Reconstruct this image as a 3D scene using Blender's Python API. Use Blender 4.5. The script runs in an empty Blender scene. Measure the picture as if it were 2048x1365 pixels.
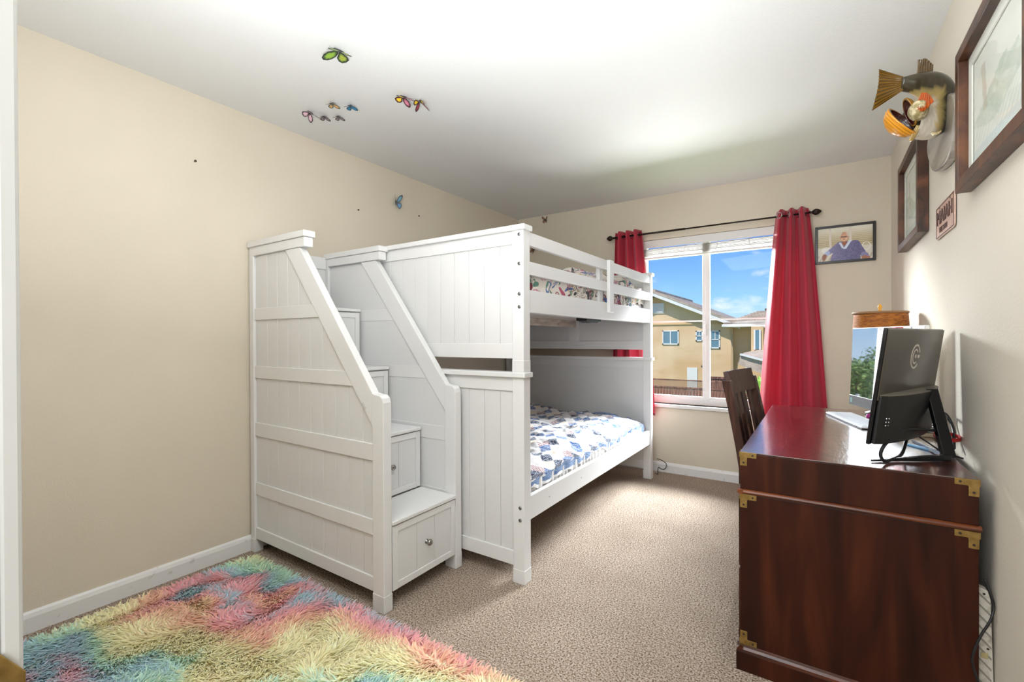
import bpy, bmesh, math, random
import numpy as np
from mathutils import Vector, Matrix
random.seed(7); RNG = np.random.default_rng(7)
S = bpy.context.scene
COL = S.collection
PI = math.pi

# ------------------------------------------------------------ camera, sky, lights, exposure
ROOM_W, ROOM_D, ROOM_H = 3.075, 4.13, 2.44
CAM = Vector((2.6608, 0.0, 1.1804))
yaw, pit, rol, foc = .5872, -.0052, -.0039, 924.22
fw = Vector((-math.sin(yaw)*math.cos(pit), math.cos(yaw)*math.cos(pit), math.sin(pit)))
rt = Vector((math.cos(yaw), math.sin(yaw), 0)); up = rt.cross(fw)
r2 = rt*math.cos(rol)+up*math.sin(rol); u2 = -rt*math.sin(rol)+up*math.cos(rol)
cam = bpy.data.cameras.new('camera'); camo = bpy.data.objects.new('camera', cam); COL.objects.link(camo)
camo.matrix_world = Matrix(((r2.x, u2.x, -fw.x, CAM.x), (r2.y, u2.y, -fw.y, CAM.y), (r2.z, u2.z, -fw.z, CAM.z), (0, 0, 0, 1)))
cam.sensor_width = 36; cam.lens = foc/2048*36; cam.clip_start = .02; cam.clip_end = 500
S.camera = camo
S.view_settings.view_transform = 'Standard'; S.view_settings.look = 'None'
S.view_settings.gamma = 1; S.view_settings.use_curve_mapping = False
S.view_settings.exposure = 0.24

W = bpy.data.worlds.new('sky'); S.world = W; W.use_nodes = True
nt = W.node_tree; nt.nodes.clear()
def N(t, ty, **k):
    n = t.nodes.new(ty)
    for a, b in k.items():
        if a in n.inputs: n.inputs[a].default_value = b
        else: setattr(n, a, b)
    return n
wo = N(nt, 'ShaderNodeOutputWorld'); bg = N(nt, 'ShaderNodeBackground'); bg.inputs[1].default_value = 1.0
tc = N(nt, 'ShaderNodeTexCoord'); sx = N(nt, 'ShaderNodeSeparateXYZ')
nt.links.new(tc.outputs['Generated'], sx.inputs[0])
cr = N(nt, 'ShaderNodeValToRGB'); e = cr.color_ramp.elements
e[0].position = 0.0; e[0].color = (.60, .80, 1.0, 1)
e[1].position = .22; e[1].color = (.075, .27, .82, 1)
m = e.new(.08); m.color = (.30, .60, .98, 1)
nt.links.new(sx.outputs[2], cr.inputs[0])
mp = N(nt, 'ShaderNodeMapping'); mp.inputs['Scale'].default_value = (1, 1, 2.4)
nt.links.new(tc.outputs['Generated'], mp.inputs[0])
nz = N(nt, 'ShaderNodeTexNoise'); nz.inputs['Scale'].default_value = 5.6; nz.inputs['Detail'].default_value = 7; nz.inputs['Roughness'].default_value = .55
mp.inputs['Location'].default_value = (3.3, 1.2, .4)
nt.links.new(mp.outputs[0], nz.inputs['Vector'])
c2 = N(nt, 'ShaderNodeValToRGB'); c2.color_ramp.elements[0].position = .53; c2.color_ramp.elements[1].position = .66
nt.links.new(nz.outputs[0], c2.inputs[0])
mx = N(nt, 'ShaderNodeMix', data_type='RGBA'); nt.links.new(c2.outputs[0], mx.inputs[0])
nt.links.new(cr.outputs[0], mx.inputs[6]); mx.inputs[7].default_value = (.95, .97, 1.0, 1)
nt.links.new(mx.outputs[2], bg.inputs[0]); nt.links.new(bg.outputs[0], wo.inputs[0])

def aim(o, d):
    o.rotation_euler = Vector(d).to_track_quat('-Z', 'Y').to_euler()
def sun(name, d, e_, ang, c=(1, 1, 1)):
    l = bpy.data.lights.new(name, 'SUN'); l.energy = e_; l.angle = math.radians(ang); l.color = c
    o = bpy.data.objects.new(name, l); COL.objects.link(o); aim(o, d); o.location = (0, 0, 12); return o
def area(name, loc, tgt, e_, sx_, sy_, c=(1, 1, 1)):
    l = bpy.data.lights.new(name, 'AREA'); l.shape = 'RECTANGLE'; l.size = sx_; l.size_y = sy_; l.energy = e_; l.color = c
    o = bpy.data.objects.new(name, l); COL.objects.link(o); o.location = loc
    aim(o, Vector(tgt)-Vector(loc)); return o
sun('sun', (.26, .46, -.80), 4.6, .6, (1, .97, .92))
area('added_sky_fill', (3.5, 7.2, 4.1), (1.9, 2.2, .0), 2200, 3.0, 1.5, (.91, .96, 1))  # lamp added outside above the window to boost the sky light
area('added_sky_fill_west', (-1.6, 7.6, 3.0), (3.0, 2.4, 1.4), 1150, 2.2, 1.2, (.92, .97, 1))  # second lamp added outside, out of view, to brighten the right wall
area('added_ground_bounce_fill', (2.0, 11.0, -2.1), (1.9, 3.0, 1.8), 1300, 7.0, 1.6, (.96, .97, 1))  # lamp added outside below the sill, stands in for ground bounce
area('added_hall_fill', (2.50, -.95, 1.70), (2.1, 2.5, 1.3), 28, .8, 1.2, (.89, .95, 1))  # unseen fill lamp added behind the doorway to brighten the room
area('added_upward_fill', (1.93, .45, 1.40), (1.88, .68, 2.44), 34, .9, .5, (.89, .95, 1))  # unseen upward lamp added to brighten the ceiling and soften the room
area('added_ceiling_fill', (2.0, .62, 2.42), (1.6, 1.6, 0), 28, 1.4, .7, (.89, .95, 1))  # unseen fill lamp added under the ceiling, not a fitting of the room

# ------------------------------------------------------------ helpers
def lin(h):
    if isinstance(h, str): h = [int(h[i:i+2], 16)/255 for i in (0, 2, 4)]
    return tuple(c/12.92 if c <= .04045 else ((c+.055)/1.055)**2.4 for c in h[:3])
OFF = {}
def tag(o, label=None, cat=None, group=None, kind=None):
    if label: o['label'] = label
    if cat: o['category'] = cat
    if group: o['group'] = group
    if kind: o['kind'] = kind
    return o
def thing(name, label, cat, loc=(0, 0, 0), group=None, rot=None, kind=None, off=None):
    """Empty at the thing's base. Parts given in world coordinates unless rot/off says local."""
    o = bpy.data.objects.new(name, None); COL.objects.link(o); o.location = loc
    if rot is not None: o.rotation_euler = rot
    OFF[o] = Vector(loc) if (rot is None and off is None) else Vector((0, 0, 0))
    return tag(o, label, cat, group, kind)
class MB:
    def __init__(s): s.v = []; s.f = []; s.c = None
    def add(s, vs, fs):
        n = len(s.v); s.v += [tuple(p) for p in vs]; s.f += [tuple(i+n for i in f) for f in fs]; return s
    def box(s, x0, x1, y0, y1, z0, z1, M=None):
        if x0 > x1: x0, x1 = x1, x0
        if y0 > y1: y0, y1 = y1, y0
        if z0 > z1: z0, z1 = z1, z0
        vs = [Vector((x, y, z)) for z in (z0, z1) for y in (y0, y1) for x in (x0, x1)]
        if M is not None: vs = [M @ p for p in vs]
        return s.add(vs, [(0, 2, 3, 1), (4, 5, 7, 6), (0, 1, 5, 4), (2, 6, 7, 3), (0, 4, 6, 2), (1, 3, 7, 5)])
    def prism(s, pts, ax, a, b, M=None):
        """polygon pts extruded along axis ax ('x': pts=(y,z), 'y': pts=(x,z), 'z': pts=(x,y))"""
        def P(p, t): return Vector((t, p[0], p[1])) if ax == 'x' else Vector((p[0], t, p[1])) if ax == 'y' else Vector((p[0], p[1], t))
        n = len(pts); vs = [P(p, a) for p in pts]+[P(p, b) for p in pts]
        if M is not None: vs = [M @ p for p in vs]
        fs = [tuple(range(n)), tuple(range(2*n-1, n-1, -1))]+[(i, (i+1) % n+0, (i+1) % n+n, i+n) for i in range(n)]
        fs[2:] = [(i, i+n, (i+1) % n+n, (i+1) % n) for i in range(n)]
        return s.add(vs, fs)
    def tube(s, path, r, n=8, cap=True):
        P = [Vector(p) for p in path]; k = len(P); R = r if hasattr(r, '__len__') else [r]*k
        vs = []; prev = None
        for i, p in enumerate(P):
            t = (P[min(i+1, k-1)]-P[max(i-1, 0)]).normalized()
            if prev is None:
                a = t.orthogonal().normalized()
            else:
                a = prev-t*prev.dot(t)
                a = a.normalized() if a.length > 1e-6 else t.orthogonal().normalized()
            prev = a; b = t.cross(a)
            for j in range(n):
                w = 2*PI*j/n; vs.append(p+(a*math.cos(w)+b*math.sin(w))*R[i])
        fs = [(i*n+j, i*n+(j+1) % n, (i+1)*n+(j+1) % n, (i+1)*n+j) for i in range(k-1) for j in range(n)]
        if cap: fs += [tuple(range(n-1, -1, -1)), tuple(range((k-1)*n, k*n))]
        return s.add(vs, fs)
    def lathe(s, prof, c=(0, 0, 0), n=24, M=None, sxy=(1, 1)):
        vs = []
        for r, z in prof:
            for j in range(n):
                w = 2*PI*j/n; p = Vector((r*math.cos(w)*sxy[0], r*math.sin(w)*sxy[1], z))
                if M is not None: p = M @ p
                vs.append(p+Vector(c))
        k = len(prof)
        fs = [(i*n+j, i*n+(j+1) % n, (i+1)*n+(j+1) % n, (i+1)*n+j) for i in range(k-1) for j in range(n)]
        fs += [tuple(range(n-1, -1, -1)), tuple(range((k-1)*n, k*n))]
        return s.add(vs, fs)
    def torus(s, c, nrm, R, r, n=20, m=7):
        nrm = Vector(nrm).normalized(); a = nrm.orthogonal().normalized(); b = nrm.cross(a); vs = []
        for i in range(n):
            w = 2*PI*i/n; d = a*math.cos(w)+b*math.sin(w)
            for j in range(m):
                q = 2*PI*j/m; vs.append(Vector(c)+d*(R+r*math.cos(q))+nrm*r*math.sin(q))
        fs = [(i*m+j, ((i+1) % n)*m+j, ((i+1) % n)*m+(j+1) % m, i*m+(j+1) % m) for i in range(n) for j in range(m)]
        return s.add(vs, fs)
    def grid(s, f, nu, nv, closed_u=False):
        """f(u,v)->point, u,v in 0..1"""
        n = len(s.v); cu = nu if closed_u else nu+1
        for j in range(nv+1):
            for i in range(cu): s.v.append(tuple(f(i/nu, j/nv)))
        for j in range(nv):
            for i in range(nu):
                a = n+j*cu+i; b = n+j*cu+(i+1) % cu
                s.f.append((a, b, b+cu, a+cu))
        return s
def part(name, mb, mat, parent=None, bevel=0, smooth=False, label=None, loc=None, seg=2, solid=0, kind=None):
    o_ = OFF[parent] if parent is not None else Vector(loc or (0, 0, 0))
    me = bpy.data.meshes.new(name)
    vs = [(p[0]-o_.x, p[1]-o_.y, p[2]-o_.z) for p in mb.v]
    me.from_pydata(vs, [], mb.f); me.validate()
    bm = bmesh.new(); bm.from_mesh(me); bmesh.ops.recalc_face_normals(bm, faces=bm.faces); bm.to_mesh(me); bm.free()
    me.materials.append(mat)
    if smooth: me.polygons.foreach_set('use_smooth', [True]*len(me.polygons))
    o = bpy.data.objects.new(name, me); COL.objects.link(o)
    if parent is not None: o.parent = parent
    else: o.location = o_
    OFF[o] = o_
    if mb.c is not None:
        ca = me.color_attributes.new('col', 'FLOAT_COLOR', 'POINT')
        ca.data.foreach_set('color', np.concatenate([np.asarray(mb.c, dtype=np.float32), np.ones((len(mb.c), 1), np.float32)], 1).ravel())
    if solid:
        q = o.modifiers.new('thickness', 'SOLIDIFY'); q.thickness = solid; q.offset = 0
    if bevel:
        q = o.modifiers.new('edges', 'BEVEL'); q.width = bevel; q.segments = seg; q.limit_method = 'ANGLE'; q.angle_limit = math.radians(40)
    if label: o['label'] = label
    if kind: o['kind'] = kind
    return o
def top(name, mb, mat, label, cat, loc=(0, 0, 0), group=None, kind=None, **k):
    return tag(part(name, mb, mat, None, loc=loc, **k), label, cat, group, kind)
def struct(name, mb, mat, **k):
    o = part(name, mb, mat, None, **k); o['kind'] = 'structure'; return o
def dup(root, loc=None, rot=None, **props):
    r = root.copy(); COL.objects.link(r)
    if loc is not None: r.location = loc
    if rot is not None: r.rotation_euler = rot
    for a, b in props.items(): r[a] = b
    for ch in list(root.children):
        c = ch.copy(); COL.objects.link(c); c.parent = r
        for g in ch.children:
            d = g.copy(); COL.objects.link(d); d.parent = c
    return r

# ------------------------------------------------------------ materials
MATS = {}
def mat(name, col=(.8, .8, .8), rough=.5, metal=0, spec=.5, noise=None, bump=None, coat=0, sheen=0, attr=None, **k):
    if name in MATS: return MATS[name]
    m_ = bpy.data.materials.new(name); m_.use_nodes = True; t = m_.node_tree; b = t.nodes['Principled BSDF']
    if isinstance(col, str): col = lin(col)
    b.inputs['Base Color'].default_value = (*col, 1); b.inputs['Roughness'].default_value = rough
    b.inputs['Metallic'].default_value = metal; b.inputs['Specular IOR Level'].default_value = spec
    b.inputs['Coat Weight'].default_value = coat; b.inputs['Coat Roughness'].default_value = .12
    b.inputs['Sheen Weight'].default_value = sheen
    tc_ = N(t, 'ShaderNodeTexCoord'); ob = tc_.outputs['Object']
    def mapped(sc):
        q = N(t, 'ShaderNodeMapping'); q.inputs['Scale'].default_value = sc if hasattr(sc, '__len__') else (sc,)*3
        t.links.new(ob, q.inputs[0]); return q.outputs[0]
    src = None
    if attr:
        a = N(t, 'ShaderNodeAttribute', attribute_name=attr); src = a.outputs['Color']
    if noise:  # list of (scale, color, lo, hi, detail)
        for sc, c, lo, hi, det in noise:
            nn = N(t, 'ShaderNodeTexNoise'); nn.inputs['Scale'].default_value = 1; nn.inputs['Detail'].default_value = det
            t.links.new(mapped(sc), nn.inputs['Vector'])
            mr = N(t, 'ShaderNodeMapRange'); mr.inputs[1].default_value = lo; mr.inputs[2].default_value = hi; t.links.new(nn.outputs[0], mr.inputs[0])
            mi = N(t, 'ShaderNodeMix', data_type='RGBA'); t.links.new(mr.outputs[0], mi.inputs[0])
            if src is None: mi.inputs[6].default_value = (*col, 1)
            else: t.links.new(src, mi.inputs[6])
            if isinstance(c, str): c = lin(c)
            mi.inputs[7].default_value = (*c, 1); src = mi.outputs[2]
    if src is not None: t.links.new(src, b.inputs['Base Color'])
    if bump:
        sc, st, dist = bump[:3]; nn = N(t, 'ShaderNodeTexNoise'); nn.inputs['Scale'].default_value = 1; nn.inputs['Detail'].default_value = 3
        t.links.new(mapped(sc), nn.inputs['Vector']); bp = N(t, 'ShaderNodeBump'); bp.inputs['Strength'].default_value = st; bp.inputs['Distance'].default_value = dist
        t.links.new(nn.outputs[0], bp.inputs['Height']); t.links.new(bp.outputs[0], b.inputs['Normal'])
    for a, v in k.items(): b.inputs[a].default_value = v
    MATS[name] = m_; return m_
WALLC = 'DACFBD'
M_wall = mat('wall_paint', WALLC, .75, bump=(140, .25, .004), noise=[(1.3, 'D2C8B5', .35, .75, 3)])
M_wallr = mat('wall_paint_right_lit', 'DCD3C4', .75, bump=(140, .35, .004))  # same paint as the other walls, lightened for the light falling here
M_ceil = mat('ceiling_paint', 'E2E2E1', .85, bump=(110, .3, .004))
M_white = mat('white_lacquer', 'DEDDDC', .38)
M_whitep = mat('white_panel', 'D9D8D7', .42)
M_trim = mat('white_trim', 'E4E3E1', .4, noise=[(30, 'CFCCC8', .62, .72, 4)])
M_vinyl = mat('white_vinyl', 'DFDDDA', .35)
M_steel = mat('brushed_metal', 'B9B9B9', .25, metal=1)
M_dark = mat('black_plastic', '17181B', .35)
M_brass = mat('aged_brass', 'A98B52', .38, metal=.85, noise=[(60, '7A6236', .4, .8, 4)])
M_screw = mat('dark_screw', '2A1D14', .5)
M_bronze = mat('oil_rubbed_bronze', '2B211B', .4, metal=.6)
M_cord = mat('cord_rubber', '19191A', .45)

# carpet
M_carpet = bpy.data.materials.new('carpet'); M_carpet.use_nodes = True
t = M_carpet.node_tree; b = t.nodes['Principled BSDF']; b.inputs['Roughness'].default_value = .95; b.inputs['Specular IOR Level'].default_value = .15
tc_ = N(t, 'ShaderNodeTexCoord')
n1 = N(t, 'ShaderNodeTexNoise'); n1.inputs['Scale'].default_value = 150; n1.inputs['Detail'].default_value = 2; n1.inputs['Roughness'].default_value = .7
n2 = N(t, 'ShaderNodeTexNoise'); n2.inputs['Scale'].default_value = 4; n2.inputs['Detail'].default_value = 3
t.links.new(tc_.outputs['Object'], n1.inputs['Vector']); t.links.new(tc_.outputs['Object'], n2.inputs['Vector'])
r1 = N(t, 'ShaderNodeValToRGB'); e = r1.color_ramp.elements
e[0].position = .33; e[0].color = (*lin('4A3322'), 1); e[1].position = .62; e[1].color = (*lin('CFC2B5'), 1)
e2 = e.new(.45); e2.color = (*lin('9A8571'), 1)
t.links.new(n1.outputs[0], r1.inputs[0])
mi = N(t, 'ShaderNodeMix', data_type='RGBA', blend_type='MULTIPLY'); mi.inputs[0].default_value = .5
r3 = N(t, 'ShaderNodeValToRGB'); r3.color_ramp.elements[0].color = (.75, .72, .7, 1); r3.color_ramp.elements[0].position = .3; r3.color_ramp.elements[1].position = .7
t.links.new(n2.outputs[0], r3.inputs[0]); t.links.new(r1.outputs[0], mi.inputs[6]); t.links.new(r3.outputs[0], mi.inputs[7])
t.links.new(mi.outputs[2], b.inputs['Base Color'])
bp = N(t, 'ShaderNodeBump'); bp.inputs['Strength'].default_value = 1.0; bp.inputs['Distance'].default_value = .010
t.links.new(n1.outputs[0], bp.inputs['Height']); t.links.new(bp.outputs[0], b.inputs['Normal'])

def wood(name, c1, c2, c3, rough, scale, coat=0, bump=.15):
    m_ = bpy.data.materials.new(name); m_.use_nodes = True; t = m_.node_tree; b = t.nodes['Principled BSDF']
    b.inputs['Roughness'].default_value = rough; b.inputs['Coat Weight'].default_value = coat; b.inputs['Coat Roughness'].default_value = .15
    tc_ = N(t, 'ShaderNodeTexCoord'); mp = N(t, 'ShaderNodeMapping'); mp.inputs['Scale'].default_value = scale
    t.links.new(tc_.outputs['Object'], mp.inputs[0])
    a = N(t, 'ShaderNodeTexNoise'); a.inputs['Scale'].default_value = 1; a.inputs['Detail'].default_value = 6; a.inputs['Distortion'].default_value = 1.2
    t.links.new(mp.outputs[0], a.inputs['Vector'])
    r = N(t, 'ShaderNodeValToRGB'); e = r.color_ramp.elements
    e[0].position = .33; e[0].color = (*lin(c1), 1); e[1].position = .72; e[1].color = (*lin(c3), 1); q = e.new(.52); q.color = (*lin(c2), 1)
    t.links.new(a.outputs[0], r.inputs[0]); t.links.new(r.outputs[0], b.inputs['Base Color'])
    mp2 = N(t, 'ShaderNodeMapping'); mp2.inputs['Scale'].default_value = tuple(s*7 for s in scale); t.links.new(tc_.outputs['Object'], mp2.inputs[0])
    a2 = N(t, 'ShaderNodeTexNoise'); a2.inputs['Scale'].default_value = 1; a2.inputs['Detail'].default_value = 3; t.links.new(mp2.outputs[0], a2.inputs['Vector'])
    bp = N(t, 'ShaderNodeBump'); bp.inputs['Strength'].default_value = bump; bp.inputs['Distance'].default_value = .002
    t.links.new(a2.outputs[0], bp.inputs['Height']); t.links.new(bp.outputs[0], b.inputs['Normal'])
    MATS[name] = m_; return m_
def glossy(m_, ior):
    b = m_.node_tree.nodes['Principled BSDF']; b.inputs['Coat IOR'].default_value = ior; return m_
M_desk = wood('mahogany_side', '220B05', '341509', '4C220E', .42, (9, 9, 1.1)); M_desk.node_tree.nodes['Principled BSDF'].inputs['Specular IOR Level'].default_value = .22
M_desktop = wood('mahogany_top', '2A0F0A', '4A1E14', '65301F', .28, (14, 3, 8), coat=1, bump=.9); glossy(M_desktop, 2.0)
M_deskm = wood('mahogany_moulding', '30130A', '5A2A12', '8A4A22', .3, (3, 3, 30))
M_chair = wood('dark_walnut', '24120D', '3B2018', '5A372A', .35, (20, 20, 3))
M_frame = wood('walnut_frame', '2A160D', '4E2C1A', '704326', .4, (12, 6, 6))
M_beam = wood('pale_pine', 'A79A8E', 'C4B8AC', 'DAD2CA', .6, (20, 4, 20))

# ------------------------------------------------------------ room shell
T = .14
struct('floor', MB().box(-.2, ROOM_W+.2, -1.35, ROOM_D+.14, -.12, 0), M_carpet)
struct('ceiling', MB().box(-.2, ROOM_W+.2, -1.35, ROOM_D+.14, ROOM_H, ROOM_H+.12), M_ceil)
struct('wall_left', MB().box(-T, 0, .08, ROOM_D, 0, ROOM_H), M_wall)
struct('wall_right', MB().box(ROOM_W, ROOM_W+T, -.04, ROOM_D, 0, ROOM_H), M_wallr)
WX0, WX1, WZ0, WZ1 = 1.30, 2.46, .60, 2.055
wb = MB()
wb.box(-T, WX0, ROOM_D, ROOM_D+T, 0, ROOM_H); wb.box(WX1, ROOM_W+T, ROOM_D, ROOM_D+T, 0, ROOM_H)
wb.box(WX0, WX1, ROOM_D, ROOM_D+T, 0, WZ0); wb.box(WX0, WX1, ROOM_D, ROOM_D+T, WZ1, ROOM_H)
struct('wall_back', wb, M_wall)
DX0, DX1 = 2.066, 2.87
wf = MB(); wf.box(-T, DX0, -.04, .08, 0, ROOM_H); wf.box(DX1, ROOM_W, -.04, .08, 0, ROOM_H); wf.box(DX0, DX1, -.04, .08, 2.05, ROOM_H)
struct('wall_front', wf, M_wall)
struct('wall_hall', MB().box(1.0, ROOM_W+T, -1.35, -1.23, 0, ROOM_H).box(1.0, 1.12, -1.23, -.04, 0, ROOM_H).box(ROOM_W, ROOM_W+T, -1.23, -.04, 0, ROOM_H), M_wall)
BP = [(0, 0), (.014, 0), (.014, .062), (.009, .078), (.004, .086), (0, .086)]
def baseboard(name, ax, a, b_, f):
    struct(name, MB().prism([(f(p), z) for p, z in BP], ax, a, b_), M_trim)
baseboard('baseboard_left', 'y', .08, ROOM_D-.014, lambda p: p)
baseboard('baseboard_back', 'x', 0, ROOM_W, lambda p: ROOM_D-p)
baseboard('baseboard_right', 'y', .08, ROOM_D-.014, lambda p: ROOM_W-p*.7)

# door opening at the camera: jamb, stop and brass strike plate
dj = MB(); dj.box(DX0-.02, DX0, -.045, .085, 0, 2.05)
M_door = mat('door_paint', 'C6C6C4', .4)
djo = struct('door_1', dj, M_door, bevel=.002)
part('casing', MB().box(DX0-.08, DX0-.0005, .0865, .101, 0, 2.11), M_door, djo, bevel=.003)
part('casing', MB().box(DX1-.004, DX1+.07, .082, .099, 0, 2.11).box(DX0-.08, DX1+.07, .082, .099, 2.046, 2.11), M_vinyl, djo, bevel=.003)
part('door_stop', MB().box(DX0, DX0+.010, -.03, .03, 0, 2.05), M_vinyl, djo, bevel=.002)
part('door_jamb', MB().box(DX1, DX1+.02, -.045, .085, 0, 2.05).box(DX0, DX1, -.045, .085, 2.03, 2.05), M_vinyl, djo)
sp = part('strike_plate', MB().prism([(.030, .79), (.030, .908), (.086, .908), (.1015, .884), (.1015, .81), (.086, .79)], 'x', DX0, DX0+.003), M_brass, djo, bevel=.001, label='brass strike plate')
part('latch_hole', MB().box(DX0+.003, DX0+.0036, .052, .07, .835, .88), M_dark, sp)

# window: sliding vinyl window with two panes
def glass_mat():
    m_ = bpy.data.materials.new('window_glass'); m_.use_nodes = True; t = m_.node_tree; t.nodes.clear()
    o = N(t, 'ShaderNodeOutputMaterial'); a = N(t, 'ShaderNodeBsdfTransparent'); g = N(t, 'ShaderNodeBsdfGlossy'); g.inputs['Roughness'].default_value = .02
    mx = N(t, 'ShaderNodeMixShader'); mx.inputs[0].default_value = .006
    a.inputs[0].default_value = (.985, .99, .985, 1)
    t.links.new(a.outputs[0], mx.inputs[1]); t.links.new(g.outputs[0], mx.inputs[2]); t.links.new(mx.outputs[0], o.inputs[0]); return m_
M_glass = glass_mat()
YD = ROOM_D
wfm = MB(); y0, y1 = YD+.075, YD+.13
wfm.box(WX0, WX0+.045, y0, y1, WZ0, WZ1); wfm.box(WX1-.045, WX1, y0, y1, WZ0, WZ1)
wfm.box(WX0+.045, WX1-.045, y0, y1, WZ0, WZ0+.048); wfm.box(WX0+.045, WX1-.045, y0, y1, WZ1-.045, WZ1)
win = struct('window_1', wfm, M_vinyl, bevel=.003)
part('mullion', MB().box(1.822, 1.852, YD+.085, YD+.125, WZ0+.045, WZ1-.045), M_vinyl, win, bevel=.003)
part('mullion', MB().box(1.852, 1.884, YD+.07, YD+.11, WZ0+.045, WZ1-.045), M_vinyl, win, bevel=.003)
part('sash_rail', MB().box(1.345, 1.822, YD+.09, YD+.115, WZ0+.046, WZ0+.07), M_vinyl, win, bevel=.002)
part('sash_rail', MB().box(1.884, WX1-.045, YD+.08, YD+.105, WZ0+.046, WZ0+.07), M_vinyl, win, bevel=.002)
part('screen_bar', MB().box(1.345, 1.822, YD+.118, YD+.126, 1.322, 1.334), M_vinyl, win)
part('screen_bar', MB().box(1.884, WX1-.045, YD+.118, YD+.126, 1.332, 1.344), M_vinyl, win)
part('glass_pane', MB().box(1.345, 1.822, YD+.100, YD+.103, WZ0+.07, WZ1-.045), M_glass, win)
part('glass_pane', MB().box(1.884, WX1-.045, YD+.090, YD+.093, WZ0+.07, WZ1-.045), M_glass, win)
struct('trim_1', MB().box(WX0-.03, WX1+.03, YD-.028, YD+.075, WZ0-.03, WZ0), M_vinyl, bevel=.006)  # sill board
part('latch', MB().box(1.845, 1.86, YD+.055, YD+.07, 1.20, 1.30), M_vinyl, win, bevel=.003)

# raised blind stack
bl = thing('window_blind', 'white horizontal blind pulled up into a stack at the top of the window', 'blind', (1.88, YD+.035, 1.90))
part('valance', MB().box(WX0+.004, WX1-.004, YD+.008, YD+.016, 1.985, 2.053), M_vinyl, bl, bevel=.003)
part('head_rail', MB().box(WX0+.01, WX1-.01, YD+.018, YD+.055, 2.01, 2.05), M_vinyl, bl)
sl0 = None
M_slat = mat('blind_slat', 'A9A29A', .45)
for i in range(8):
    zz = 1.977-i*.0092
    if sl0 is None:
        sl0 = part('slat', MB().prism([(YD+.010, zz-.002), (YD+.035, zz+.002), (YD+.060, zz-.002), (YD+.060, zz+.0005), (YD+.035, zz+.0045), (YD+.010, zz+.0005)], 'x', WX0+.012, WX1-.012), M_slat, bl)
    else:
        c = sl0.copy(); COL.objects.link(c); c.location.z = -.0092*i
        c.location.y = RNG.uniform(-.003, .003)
part('bottom_rail', MB().box(WX0+.012, WX1-.012, YD+.012, YD+.058, 1.888, 1.902), M_vinyl, bl, bevel=.003)
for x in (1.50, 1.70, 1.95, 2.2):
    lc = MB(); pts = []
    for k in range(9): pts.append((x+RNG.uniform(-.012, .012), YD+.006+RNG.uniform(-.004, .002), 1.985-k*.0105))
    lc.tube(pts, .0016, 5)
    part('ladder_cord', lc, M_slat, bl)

# ------------------------------------------------------------ bunk bed
BY0, BY1 = 1.861, 3.905          # length of the bed
BX0, BX1 = .03, 1.489            # width of the bed
bed = thing('bunk_bed', 'tall white wooden bunk bed with planked end panels and slatted guard rail', 'bed', (.76, 2.88, 0))
M_boards = mat('bolt_metal', '8F8F90', .35, metal=1)
def planks(root, x0, x1, y0, y1, zlo, zhi, pitch=.0985, start=None, mat_=M_whitep, topf=None, seams=None):
    """tongue-and-groove boards standing in the frame, each a part"""
    xs = [x0]; x = start if start is not None else x0+pitch
    while x < x1-.01: xs.append(x); x += pitch
    xs.append(x1)
    for a, b_ in zip(xs[:-1], xs[1:]):
        g = .0009; a2, b2 = a+g, b_-g
        if topf is None: part('plank', MB().box(a2, b2, y0, y1, zlo, zhi), mat_, root, bevel=.0012, seg=1)
        else:
            za, zb = topf(a2), topf(b2)
            if zb < zlo+.01: continue
            pts = [(a2, zlo), (b2, zlo), (b2, zb)]
            kx = topf.knee
            if a2 < kx < b2: pts.append((kx, topf(kx)))
            pts.append((a2, za)); part('plank', MB().prism(pts, 'y', y0, y1), mat_, root, bevel=.0012, seg=1)
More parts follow.
